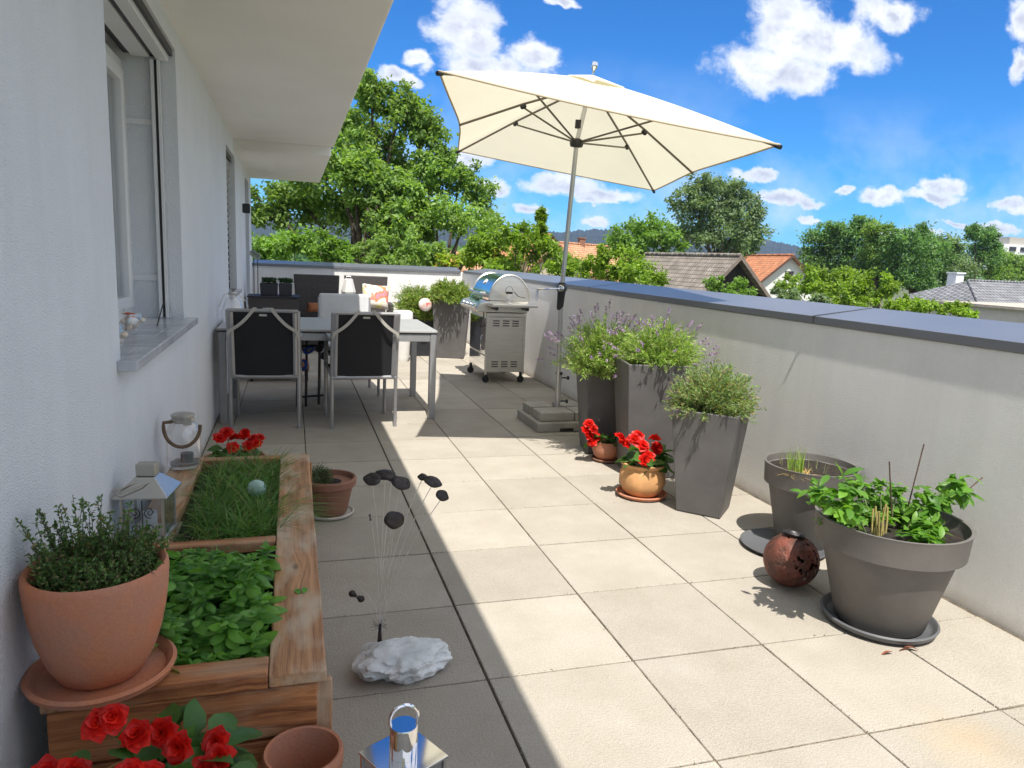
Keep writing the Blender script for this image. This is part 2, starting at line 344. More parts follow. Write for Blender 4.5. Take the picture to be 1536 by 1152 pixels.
MT['lantern'] = pm('lantern_metal', (.52, .50, .45), .42, metal=.7, var=.06, vs=6)
MT['rope'] = pm('rope', (.20, .13, .08), .9, var=.2, vs=50, bump=.8, bs=200)
MT['concrete'] = pm('grey_concrete', (.40, .375, .33), .9, var=.12, vs=6, bump=.5, bs=120, fine=.1, fs=220)
MT['stone'] = pm('white_marble_rock', (.74, .75, .76), .8, var=.12, vs=9, bump=.6, bs=30, col2=(.40, .44, .45, 1))
MT['rustleaf'] = pm('dark_brown_metal', (.045, .036, .034), .5, metal=.4, var=.3, vs=30, bump=.3, bs=80)
MT['wire'] = pm('pale_wire', (.72, .70, .66), .4, metal=.5, var=.1, vs=10)
MT['canopy'] = pm('cream_canvas', (.84, .79, .62), .85, var=.02, vs=2, bump=.5, bs=7, trans=.40, spec=.2)
MT['ribs'] = pm('bronze_rib', (.20, .17, .13), .4, metal=.7, var=.1, vs=9)
MT['blue'] = pm('blue_strap', (.01, .05, .32), .5, var=.1, vs=9)
MT['glass'] = glassmat('clear_glass')
MT['gglass'] = glassmat('greenish_glass', (.72, .86, .80))
MT['pane'] = glassmat('window_glass', (.85, .88, .9))
MT['curtain'] = pm('grey_curtain', (.36, .36, .37), .9, var=.05, vs=8)
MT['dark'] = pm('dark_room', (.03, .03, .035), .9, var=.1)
MT['wood'] = woodmat('reddish_wood', (.15, .045, .016), (.52, .215, .080), (.44, .32, .21), wear=.55)
MT['woodgrey'] = woodmat('weathered_wood', (.20, .085, .035), (.54, .29, .14), (.50, .40, .29), wear=.85)
MT['marble'] = pm('sill_stone', (.56, .57, .60), .22, var=.1, vs=7, col2=(.36, .39, .44, 1), detail=8)
MT['shell'] = pm('seashell', (.66, .50, .36), .4, var=.2, vs=30, col2=(.70, .66, .58, 1))
MT['coral'] = pm('orange_shell', (.60, .13, .05), .5, var=.2, vs=30)
MT['rust'] = pm('rusty_ball', (.20, .055, .035), .6, metal=.15, var=.3, vs=14, col2=(.05, .028, .02, 1), bump=1, bs=45)
MT['petal'] = leafmat('red_petal', (.50, .006, .006), (.78, .022, .010), .28, .42, .22, 25)
MT['white'] = pm('white_ceramic', (.78, .77, .75), .35, var=.03)
MT['bark'] = pm('tree_bark', (.10, .075, .055), .95, var=.3, vs=6, bump=1, bs=20)
MT['rooftile'] = None

def tilemat(name, c1, c2, pitch, rows=True):
    """roof tiles: rows across the slope (object y) with per-tile tint and lichen"""
    m_ = bpy.data.materials.new(name); m_.use_nodes = True; nt = m_.node_tree; N = nt.nodes; L = nt.links
    b = N['Principled BSDF']; b.inputs['Roughness'].default_value = .88
    tc = N.new('ShaderNodeTexCoord')
    br = N.new('ShaderNodeTexBrick'); br.inputs['Scale'].default_value = 1; br.inputs['Brick Width'].default_value = pitch*.75; br.inputs['Row Height'].default_value = pitch
    br.inputs['Mortar Size'].default_value = pitch*.10; br.inputs['Color1'].default_value = tuple(c1)+(1,); br.inputs['Color2'].default_value = tuple(c2)+(1,); br.inputs['Mortar'].default_value = sc(tuple(c1)+(1,), .45)
    br.inputs['Mortar Smooth'].default_value = .3
    L.new(tc.outputs['Object'], br.inputs['Vector'])
    n = N.new('ShaderNodeTexNoise'); n.inputs['Scale'].default_value = 1.2; n.inputs['Detail'].default_value = 7; L.new(tc.outputs['Object'], n.inputs['Vector'])
    mr = N.new('ShaderNodeMapRange'); mr.inputs[1].default_value = .3; mr.inputs[2].default_value = .7; mr.inputs[3].default_value = .72; mr.inputs[4].default_value = 1.25; L.new(n.outputs[0], mr.inputs[0])
    vm = N.new('ShaderNodeVectorMath'); vm.operation = 'SCALE'; L.new(br.outputs[0], vm.inputs[0]); L.new(mr.outputs[0], vm.inputs['Scale']); L.new(vm.outputs[0], b.inputs['Base Color'])
    bp = N.new('ShaderNodeBump'); bp.inputs['Strength'].default_value = .8; bp.inputs['Distance'].default_value = .05; L.new(br.outputs['Fac'], bp.inputs['Height']); bp.invert = True; L.new(bp.outputs[0], b.inputs['Normal'])
    return m_

def weather(m_, base_z, dirt, streak=.05, dh=.07):
    """faint vertical rain streaks and a splash line of dirt just above the floor"""
    nt = m_.node_tree; N = nt.nodes; L = nt.links; b = N['Principled BSDF']; src = b.inputs['Base Color'].links[0].from_socket
    ge = N.new('ShaderNodeNewGeometry'); mp = N.new('ShaderNodeMapping'); mp.inputs['Scale'].default_value = (7, 7, .55); L.new(ge.outputs['Position'], mp.inputs[0])
    n = N.new('ShaderNodeTexNoise'); n.inputs['Scale'].default_value = 1.3; n.inputs['Detail'].default_value = 8; n.inputs['Roughness'].default_value = .65; L.new(mp.outputs[0], n.inputs['Vector'])
    mr = N.new('ShaderNodeMapRange'); mr.inputs[1].default_value = .35; mr.inputs[2].default_value = .7; mr.inputs[3].default_value = 1+streak*.4; mr.inputs[4].default_value = 1-streak; L.new(n.outputs[0], mr.inputs[0])
    vm = N.new('ShaderNodeVectorMath'); vm.operation = 'SCALE'; L.new(src, vm.inputs[0]); L.new(mr.outputs[0], vm.inputs['Scale'])
    sp = N.new('ShaderNodeSeparateXYZ'); L.new(ge.outputs['Position'], sp.inputs[0]); n2 = N.new('ShaderNodeTexNoise'); n2.inputs['Scale'].default_value = 11; n2.inputs['Detail'].default_value = 7; L.new(ge.outputs['Position'], n2.inputs['Vector'])
    ad = N.new('ShaderNodeMath'); ad.operation = 'MULTIPLY_ADD'; L.new(n2.outputs[0], ad.inputs[0]); ad.inputs[1].default_value = .12; L.new(sp.outputs['Z'], ad.inputs[2])
    m2 = N.new('ShaderNodeMapRange'); m2.inputs[1].default_value = base_z+.06+dh; m2.inputs[2].default_value = base_z+.05; m2.inputs[4].default_value = .55; L.new(ad.outputs[0], m2.inputs[0])
    mx = N.new('ShaderNodeMixRGB'); L.new(m2.outputs[0], mx.inputs[0]); L.new(vm.outputs[0], mx.inputs[1]); mx.inputs[2].default_value = dirt; L.new(mx.outputs[0], b.inputs['Base Color'])
weather(MT['parapet'], 0, (.48, .42, .33, 1), .045, .07); weather(MT['plaster'], 0, (.55, .52, .47, 1), .03, .05)
# ------------------------------------------------------------------ plants helpers
def unit(v): return v/(np.linalg.norm(v, axis=-1, keepdims=True)+1e-9)
def leaves(mb, P, D, L, Wd, fold=.25, droop=.0, up=None, rng=RNG):
    """small two-triangle leaves: P base, D direction, L length, Wd width"""
    n = len(P); D = unit(D)
    if up is None: up = rng.normal(size=(n, 3)); up[:, 2] = np.abs(up[:, 2])+.3
    S = unit(np.cross(D, up)); U = np.cross(S, D)
    L = np.broadcast_to(L, (n,))[:, None]; Wd = np.broadcast_to(Wd, (n,))[:, None]
    tip = P + D*L - U*L*droop
    mid = P + D*L*.45
    l = mid + S*Wd*.5 + U*Wd*fold; r = mid - S*Wd*.5 + U*Wd*fold
    V = np.stack([P, r, tip, l], 1); idx = np.arange(n)[:, None]*4
    F = np.concatenate([idx+np.array([[0, 1, 2]]), idx+np.array([[0, 2, 3]])])
    mb.arr(V, F)
def bigleaves(mb, P, D, L, Wd, droop=.3, cup=.15, up=None, rng=RNG, wave=.0):
    """broad curved leaves, 3 cross sections, good at close range"""
    n = len(P); D = unit(D)
    if up is None: up = rng.normal(size=(n, 3))*.4; up[:, 2] += 1
    S = unit(np.cross(D, up)); U = np.cross(S, D)
    L = np.broadcast_to(L, (n,))[:, None]; Wd = np.broadcast_to(Wd, (n,))[:, None]
    rows = [(0, .06), (.18, .62), (.42, 1.0), (.68, .85), (.88, .42), (1, .03)]; V = []
    for (t, w) in rows:
        c = P + D*L*t - U*L*droop*t*t
        for s_ in (-1, 0, 1):
            wv = wave*np.sin(t*9+s_*2+np.arange(n))[:, None]*L
            V.append(c + S*Wd*.5*w*s_ + U*(abs(s_)*Wd*w*cup + (wv if s_ else 0)))
    V = np.stack(V, 1); idx = np.arange(n)[:, None]*18; F = []
    for i in range(5):
        for j in range(2):
            a = i*3+j; F.append(idx+np.array([[a, a+1, a+4, a+3]]))
    mb.arr(V, np.concatenate(F))
def blades(mb, P, D, L, Wd, bend, rng=RNG, seg=4):
    """grass blades that arch over"""
    n = len(P); D = unit(D); L = np.broadcast_to(L, (n,))[:, None]; Wd = np.broadcast_to(Wd, (n,))[:, None]; bend = np.broadcast_to(bend, (n,))[:, None]
    a = rng.uniform(0, 2*pi, n); S = np.stack([np.cos(a), np.sin(a), 0*a], 1); B = D.copy(); B[:, 2] = 0; B = unit(B+rng.normal(size=(n, 3))*[.3, .3, 0]); V = []
    for i in range(seg+1):
        t = i/seg; c = P + D*L*t + B*L*bend*t*t - np.array([0, 0, 1])*L*bend*.6*t**2.4
        w = Wd*(1-t)**.7*.5 + 2e-4; V += [c-S*w, c+S*w]
    V = np.stack(V, 1); k = 2*(seg+1); idx = np.arange(n)[:, None]*k
    F = np.concatenate([idx+np.array([[2*i, 2*i+1, 2*i+3, 2*i+2]]) for i in range(seg)])
    mb.arr(V, F)
def thin_stems(mb, A, B, w):
    """thin 3-sided stems from A to B"""
    n = len(A); T = unit(B-A); a = np.cross(T, np.array([.3, .9, .2])); U = unit(a); Wv = np.cross(T, U); V = []
    w = np.broadcast_to(w, (n,))[:, None]
    for c, s_ in ((A, 1.), (B, .5)):
        for k in range(3):
            an = 2*pi*k/3; V.append(c+(U*cos(an)+Wv*sin(an))*w*s_)
    V = np.stack(V, 1); idx = np.arange(n)[:, None]*6
    F = np.concatenate([idx+np.array([[i, (i+1) % 3, 3+(i+1) % 3, 3+i]]) for i in range(3)]); mb.arr(V, F)
def disc_pts(n, c, r, rng=RNG):
    a = rng.uniform(0, 2*pi, n); q = r*np.sqrt(rng.uniform(0, 1, n)); return np.stack([c[0]+q*np.cos(a), c[1]+q*np.sin(a), np.full(n, c[2])], 1)
def sph_dirs(n, rng=RNG): return unit(rng.normal(size=(n, 3)))


# ================================================================== SETTING
XW, XR, YF = -1.135, 2.005, 9.80      # house wall, parapet inner face, far wall
def paving():
    m_ = pm('concrete_slab', (.385, .357, .308), .93, var=.07, vs=3.5, bump=.45, bs=130, fine=.15, fs=260, col2=(.345, .312, .262, 1), island=.09, detail=9, spec=.25)
    # rusty-yellow water stain on the slabs near the right edge
    nt = m_.node_tree; N = nt.nodes; L = nt.links; b_ = N['Principled BSDF']; src = b_.inputs['Base Color'].links[0].from_socket
    q = PZ(1462, 1118, 0); ge = N.new('ShaderNodeNewGeometry'); vd = N.new('ShaderNodeVectorMath'); vd.operation = 'DISTANCE'; nz = N.new('ShaderNodeTexNoise'); nz.inputs['Scale'].default_value = 9; nz.inputs['Detail'].default_value = 6
    L.new(ge.outputs['Position'], nz.inputs['Vector']); av = N.new('ShaderNodeVectorMath'); av.operation = 'MULTIPLY_ADD'; L.new(nz.outputs['Color'], av.inputs[0]); av.inputs[1].default_value = (.22, .22, 0); L.new(ge.outputs['Position'], av.inputs[2])
    L.new(av.outputs[0], vd.inputs[0]); vd.inputs[1].default_value = (q[0]+.11, q[1]+.11, 0); mr = N.new('ShaderNodeMapRange'); mr.inputs[1].default_value = .20; mr.inputs[2].default_value = .02; mr.inputs[4].default_value = .26; L.new(vd.outputs['Value'], mr.inputs[0])
    mx = N.new('ShaderNodeMixRGB'); L.new(mr.outputs[0], mx.inputs[0]); L.new(src, mx.inputs[1]); mx.inputs[2].default_value = (.50, .34, .15, 1)
    n2 = N.new('ShaderNodeTexNoise'); n2.inputs['Scale'].default_value = .9; n2.inputs['Detail'].default_value = 8; n2.inputs['Roughness'].default_value = .7; L.new(ge.outputs['Position'], n2.inputs['Vector'])
    m2 = N.new('ShaderNodeMapRange'); m2.inputs[1].default_value = .56; m2.inputs[2].default_value = .72; m2.inputs[4].default_value = .35; L.new(n2.outputs[0], m2.inputs[0]); mx2 = N.new('ShaderNodeMixRGB'); L.new(m2.outputs[0], mx2.inputs[0]); L.new(mx.outputs[0], mx2.inputs[1]); mx2.inputs[2].default_value = (.27, .235, .185, 1)
    L.new(mx2.outputs[0], b_.inputs['Base Color'])
    mb = MB(); g = .0030
    xs = [XW+.006, -1.0, -.5, 0, .5, 1.0, 1.5, 1.985]; ys = [-3+.5*i for i in range(26)]+[YF-.005]
    ys = [y for y in ys if y <= YF]
    r = random.Random(3)
    for i in range(len(xs)-1):
        for j in range(len(ys)-1):
            gl = .0042 if abs(xs[i]) < .01 else g; gr = .0042 if abs(xs[i+1]) < .01 else g
            z = r.uniform(-.0012, .0012); V0 = mb.n
            mb.box((xs[i]+gl, ys[j]+g+r.uniform(0, .001), -.04), (xs[i+1]-gr, ys[j+1]-g, z))
            vv = mb.v[-1]; vv[4:, 2] += [r.uniform(-.0008, .0008) for _ in range(4)]
    build(mb, 'terrace_floor', m_, kind='structure', bevel=.003, seg=2, smooth=0)
    b = MB().box((XW-.3, -3.2, -.5), (XR+.25, YF+.25, -.022)); b.box((.0056, -3.1, -.0215), (XR-.001, YF-.001, -.0050)); b.box((XW+.001, -3.1, -.0215), (-.0056, YF-.001, -.0070)); build(b, 'floor_bed', pm('joint_sand', (.185, .150, .105), .95, var=.45, vs=14, detail=8), kind='structure', smooth=0)
    # crumbs of grit caught in the joints
    gb = MB(); n = 3000; c = np.zeros((n, 3)); k = RNG.integers(0, 2, n)
    jx = np.array([-.5, 0, .5, 1, 1.5]); c[:, 0] = np.where(k == 0, jx[RNG.integers(0, 5, n)]+RNG.normal(size=n)*.007, RNG.uniform(-.5, 2, n))
    c[:, 1] = np.where(k == 0, RNG.uniform(-.3, 5, n), (RNG.integers(-1, 10, n)*.5)+RNG.normal(size=n)*.006)
    c[:, 2] = .001; s_ = RNG.uniform(.0008, .0026, n)[:, None, None]
    O = np.array([[1, 0, 0], [-1, 0, 0], [0, 1, 0], [0, -1, 0], [0, 0, 1], [0, 0, -1]])*1.0
    V = c[:, None, :]+O[None]*s_*RNG.uniform(.6, 1.3, (n, 6, 1)); idx = np.arange(n)[:, None]*6
    F = np.concatenate([idx+np.array([t]) for t in ([0,2,4],[2,1,4],[1,3,4],[3,0,4],[2,0,5],[1,2,5],[3,1,5],[0,3,5])])
    gb.arr(V, F); build(gb, 'grit', pm('pale_grit', (.42, .37, .29), .9, var=.3, vs=90, island=.7), kind='stuff', smooth=0)
paving()

def house():
    h = thing('house', 'white rendered house wall with windows along the terrace and a deep flat roof overhang', 'house', (XW, 3, 0))
    T = .31
    holes = [(1.20, 2.73, .885, 2.262), (5.70, 6.75, .86, 2.20), (8.45, 9.30, .02, 2.16)]
    ys = sorted({-3.2, YF+.05, *[a for q in holes for a in q[:2]]}); zs = sorted({-6., 2.75, 0., *[a for q in holes for a in q[2:]]})
    mb = MB()
    inh = lambda y, z: any(a < y < b and c < z < d for a, b, c, d in holes)
    for i in range(len(ys)-1):
        for j in range(len(zs)-1):
            ym, zm = (ys[i]+ys[i+1])/2, (zs[j]+zs[j+1])/2
            if inh(ym, zm): continue
            y0, y1, z0, z1 = ys[i], ys[i+1], zs[j], zs[j+1]
            mb.add([(XW, y0, z0), (XW, y1, z0), (XW, y1, z1), (XW, y0, z1)], [(0, 1, 2, 3)])
            mb.add([(XW-T, y0, z0), (XW-T, y1, z0), (XW-T, y1, z1), (XW-T, y0, z1)], [(3, 2, 1, 0)])
    for a, b, c, d in holes:
        mb.add([(XW, a, c), (XW, a, d), (XW-T, a, d), (XW-T, a, c)], [(0, 1, 2, 3)])
        mb.add([(XW, b, c), (XW, b, d), (XW-T, b, d), (XW-T, b, c)], [(3, 2, 1, 0)])
        mb.add([(XW, a, d), (XW, b, d), (XW-T, b, d), (XW-T, a, d)], [(0, 1, 2, 3)])
        mb.add([(XW, a, c), (XW, b, c), (XW-T, b, c), (XW-T, a, c)], [(3, 2, 1, 0)])
    y1 = YF+.05
    mb.add([(XW, y1, -6), (XW-T, y1, -6), (XW-T, y1, 2.75), (XW, y1, 2.75)], [(0, 1, 2, 3)])
    mb.add([(XW, -3.2, -6), (XW-T, -3.2, -6), (XW-T, -3.2, 2.75), (XW, -3.2, 2.75)], [(3, 2, 1, 0)])
    build(mb, 'wall', MT['plaster'], h, smooth=0)
    # body of the house behind the facade
    build(MB().box((XW-6, -3.15, -6), (XW-1.6, YF, 2.74)), 'rear_wall', MT['plaster'], h, smooth=0)
    # roof overhang
    xe = -.148
    r = MB(); r.box((XW-6, -3.3, 2.366), (xe, 6.62, 2.64)); r.box((XW-6, 6.62, 2.272), (xe-.03, 9.88, 2.637))
    build(r, 'roof_overhang', MT['soffit'], h, smooth=0, bevel=.012)
    build(MB().box((XW-6.02, -3.32, 2.641), (xe+.095, 9.9, 2.665)), 'roof_shadow_trim', MT['coping'], h, smooth=0)  # unseen lip added past the soffit so the roof shadow falls farther out
    # near window
    a, b, c, d = holes[0]; xf = XW-.245      # frame front plane
    w = MB(); fw = .075
    def frame(mb, a, b, c, d, xf, fw, t=.06):
        mb.box((xf-t, a, c), (xf, a+fw, d)); mb.box((xf-t, b-fw, c), (xf, b, d))
        mb.box((xf-t, a+fw, c), (xf, b-fw, c+fw)); mb.box((xf-t, a+fw, d-fw), (xf, b-fw, d))
    frame(w, a+.002, b-.002, c+.03, d-.075, xf, .055)
    fr = build(w, 'window', MT['frame'], h, smooth=0, bevel=.006)
    s = MB(); frame(s, a+.052, b-.052, c+.082, d-.128, xf+.018, .062, .05); s.box((xf-.03, (a+b)/2-.05, c+.144), (xf+.017, (a+b)/2+.05, d-.19))
    build(s, 'sash', MT['frame'], fr, smooth=0, bevel=.008)
    build(MB().box((xf-.02, a+.1, c+.13), (xf-.012, b-.1, d-.17)), 'pane', MT['pane'], fr, smooth=0)
    cu = MB(); n = 260; yy = np.linspace(a+.02, b-.02, n); xx = xf-.11+.022*np.sin(yy*70+2*np.sin(yy*9))
    V = [(xx[i], yy[i], z) for i in range(n) for z in (c+.02, d-.02)]
    cu.add(V, [(2*i, 2*i+2, 2*i+3, 2*i+1) for i in range(n-1)]); build(cu, 'curtain', MT['curtain'], fr, smooth=180)
    build(MB().box((XW-1.5, a-.5, c-.3), (XW-T-.25, b+.5, d+.3)), 'room', MT['dark'], h, smooth=0)
    # blind: box, guide rails, brackets
    bl = MB(); bl.box((XW-.085, a+.012, d-.062), (XW-.03, b-.012, d-.03)); bl.box((XW-.20, a+.012, d-.052), (XW-.115, b-.012, d-.02))
    bb = build(bl, 'blind_box', MT['frame'], h, smooth=0, bevel=.004)
    sl_ = MB(); sl_.box((XW-.113, a+.012, d-.045), (XW-.087, b-.012, d-.004)); sl_.box((XW-.235, a+.012, d-.04), (XW-.202, b-.012, d-.004)); sl_.box((XW-.028, a+.012, d-.035), (XW-.012, b-.012, d-.004))
    build(sl_, 'blind_slot', MT['black'], bb, smooth=0)
    for yy_, sg in ((b, -1), (a, 1)):
        g = MB(); y0, y1 = sorted((yy_+sg*.012, yy_+sg*.04))
        g.box((XW-.112, y0, c+.03), (XW-.096, y1, d-.063)); g.box((XW-.082, y0, c+.03), (XW-.070, y1, d-.063))
        gr = build(g, 'guide_rail', MT['frame'], h, smooth=0)
        build(MB().box((XW-.0955, min(yy_+sg*.012, yy_+sg*.03), c+.03), (XW-.0825, max(yy_+sg*.012, yy_+sg*.03), d-.063)), 'rail_groove', MT['black'], gr, smooth=0)
        for z in (1.12, 1.90):
            k = MB(); k.box((xf+.004, min(yy_, yy_+sg*.010), z-.014), (XW-.113, max(yy_, yy_+sg*.010), z+.014))
            k.lathe([(.005, 0), (.005, .004), (0, .004)], (XW-.16, yy_+sg*.010, z), 10, axis=(0, sg, 0))
            build(k, 'bracket', MT['frame'], h, smooth=30)
    # stone sill
    s = MB(); s.box((XW-T+.02, a+.003, c-.004), (XW-.001, b-.003, c+.026)); s.box((XW-.0005, a-.06, c-.010), (XW+.062, b+.07, c+.0255))
    build(s, 'window_sill', MT['marble'], h, smooth=0, bevel=.004)
    # second opening: venetian blind stack and reveal
    a, b, c, d = holes[1]
    w = MB(); frame(w, a+.002, b-.002, c+.02, d-.04, xf, .07); fr = build(w, 'window', MT['frame'], h, smooth=0, bevel=.006)
    build(MB().box((xf-.04, a+.07, c+.09), (xf-.03, b-.07, d-.11)), 'pane', MT['pane'], fr, smooth=0)
    sl_ = MB(); k = 0; z = c+.06
    while z < d-.05:
        sl_.box((XW-.125, a+.02, z), (XW-.045, b-.02, z+.004)); v = sl_.v[-1]; v[:, 2] += (v[:, 0]-(XW-.085))*.9; z += .062
    build(sl_, 'blind', MT['alu'], h, smooth=0)
    bx = MB(); bx.box((XW-.14, a+.012, d-.055), (XW-.03, b-.012, d-.004)); build(bx, 'blind_box', MT['black'], h, smooth=0)
    for yy_ in (a+.004, b-.018): build(MB().box((XW-.10, yy_, c), (XW-.07, yy_+.014, d-.056)), 'guide_rail', MT['black'], h, smooth=0)
    build(MB().box((XW-1.2, a-.1, c-.1), (XW-T-.05, b+.1, d+.1)), 'room', MT['dark'], h, smooth=0)
    build(MB().box((XW-T+.02, a+.003, c-.03), (XW+.05, b-.003, c+.0)), 'window_sill', MT['marble'], h, smooth=0, bevel=.003)
    # terrace door far down the wall
    a, b, c, d = holes[2]
    w = MB(); frame(w, a+.002, b-.002, c, d-.02, xf, .09); fr = build(w, 'door', MT['frame'], h, smooth=0, bevel=.006)
    build(MB().box((xf-.04, a+.09, c+.09), (xf-.03, b-.09, d-.11)), 'pane', MT['pane'], fr, smooth=0)
    build(MB().box((XW-1.2, a-.1, c-.01), (XW-T-.05, b+.1, d+.1)), 'room', MT['dark'], h, smooth=0)
    build(MB().box((XW-.13, a+.006, d-.2), (XW-.04, b-.006, d-.004)), 'blind_box', MT['coping'], h, smooth=0)
    # wall lamp
    l = MB(); l.box((XW+.001, 7.86, 1.70), (XW+.012, 7.94, 1.80)); l.box((XW+.0125, 7.855, 1.695), (XW+.085, 7.945, 1.805)); build(l, 'wall_lamp', MT['black'], h, smooth=0, bevel=.003)
house()

def parapets():
    # right-hand parapet; the coping is set in sheet lengths
    p = thing('parapet_wall', 'long pale rendered parapet with a blue-grey metal coping along the right side of the terrace', 'parapet', (XR+.15, 3, 0))
    w = MB().box((XR, -3.2, -6), (XR+.30, YF+.34, 1.045)); w.v[-1][4+0, 2] = 1.045
    build(w, 'wall', MT['parapet'], p, smooth=0)
    cuts = [-3.25, 1.64, 4.64, 7.64, YF-.02]
    for a, b in zip(cuts[:-1], cuts[1:]):
        c = MB(); x0, x1 = XR-.009, XR+.355; V = []
        for y in (a+.0015, b-.0015):
            V += [(x0, y, 1.042), (x0, y, 1.078), (x1, y, 1.128), (x1, y, 1.07), (x0+.006, y, 1.036), (x1-.01, y, 1.060)]
        c.add(V, [(0, 1, 7, 6), (1, 2, 8, 7), (2, 3, 9, 8), (3, 5, 11, 9), (5, 4, 10, 11), (4, 0, 6, 10), (0, 4, 5, 3, 2, 1), (6, 7, 8, 9, 11, 10)])
        build(c, 'coping', MT['coping'], p, smooth=0, bevel=.0015)
        if b < YF-1:
            s = MB(); s.box((XR-.010, b-.004, 1.043), (XR-.0085, b+.004, 1.077)); s.add([(XR-.02, b-.010, 1.0795), (XR+.355, b-.010, 1.1293), (XR+.355, b+.010, 1.1293), (XR-.02, b+.010, 1.0795)], [(0, 1, 2, 3)]); build(s, 'coping_joint', pm('joint_shadow', (.06, .065, .075), .5, var=.02), p, smooth=0)
    q = thing('parapet_wall', 'pale rendered parapet with grey metal coping closing the far end of the terrace', 'parapet', (.4, YF+.15, 0))
    build(MB().box((XW-.3, YF+.06, -6), (XR-.001, YF+.33, 1.04)), 'wall', MT['parapet'], q, smooth=0)
    for a, b in ((XW+.001, .15), (.153, XR-.03)):
        c = MB(); V = []
        for x in (a, b):
            V += [(x, YF+.035, 1.038), (x, YF+.035, 1.076), (x, YF+.40, 1.12), (x, YF+.40, 1.05)]
        c.add(V, [(0, 4, 5, 1), (1, 5, 6, 2), (2, 6, 7, 3), (3, 7, 4, 0), (0, 1, 2, 3), (7, 6, 5, 4)])
        build(c, 'coping', MT['coping'], q, smooth=0, bevel=.0015)
parapets()

# ---- ground far below, hills on the horizon
def land():
    g = MB(); n = 24; gx = np.linspace(-2300, 2900, n); gy = np.linspace(-500, 2300, n)
    V = [(x, y, -6.0) for y in gy for x in gx]
    g.add(V, [(j*n+i, j*n+i+1, (j+1)*n+i+1, (j+1)*n+i) for j in range(n-1) for i in range(n-1)])
    build(g, 'ground', pm('meadow_ground', (.075, .11, .035), .95, var=.35, vs=.05, col2=(.10, .095, .05, 1), detail=8), kind='structure', smooth=0)
    h = MB(); n = 900; r = np.random.default_rng(5)
    az = np.linspace(-.9, 1.35, n)     # x/y direction
    prof = np.interp(az, [-.9, -.2, .05, .20, .33, .42, .52, .70, .82, 1.0, 1.35], [60, 66, 70, 72, 66, 78, 92, 84, 60, 44, 40])
    prof = prof*1.02 + np.interp(az*60 % 97, np.arange(97), r.normal(size=97))*1.0 + r.normal(size=n)*1.6 + 2*np.sin(az*31)
    D = 1700.
    V = []
    for i in range(n):
        for k, (dd, hh) in enumerate(((.72, 0), (.80, .35), (.9, .75), (1.0, 1.0), (1.12, .8))):
            V.append((az[i]*D*dd, D*dd, -6+(prof[i]+6)*hh if k else -8))
    F = [(i*5+k, (i+1)*5+k, (i+1)*5+k+1, i*5+k+1) for i in range(n-1) for k in range(4)]
    h.add(V, F); build(h, 'hills', pm('wooded_hill', (.012, .024, .016), .95, var=.35, vs=.03, bump=0), kind='structure', smooth=0)
land()

# ------------------------------------------------------------------ background houses
def panel(name, parent, o, xd, yd, lx, ly, th, mat):
    """roof sheet: origin o, x along the ridge, y down the slope"""
    xd = Vector(xd).normalized(); yd = Vector(yd).normalized(); zd = xd.cross(yd).normalized()
    if zd.z < 0: zd = -zd
    me = bpy.data.meshes.new(name); V = [(x, y, z) for z in (-th, 0) for y in (0, ly) for x in (0, lx)]
    me.from_pydata(V, [], [(0,2,3,1),(4,5,7,6),(0,1,5,4),(2,6,7,3),(0,4,6,2),(1,3,7,5)]); me.materials.append(mat)
    ob = bpy.data.objects.new(name, me); COL.objects.link(ob); ob.parent = parent
    mm = Matrix.Identity(4)
    for i in range(3): mm[i][0], mm[i][1], mm[i][2], mm[i][3] = xd[i], yd[i], zd[i], o[i]-OFF[parent.name][i]
    ob.matrix_local = mm; OFF[ob.name] = np.array(o); return ob
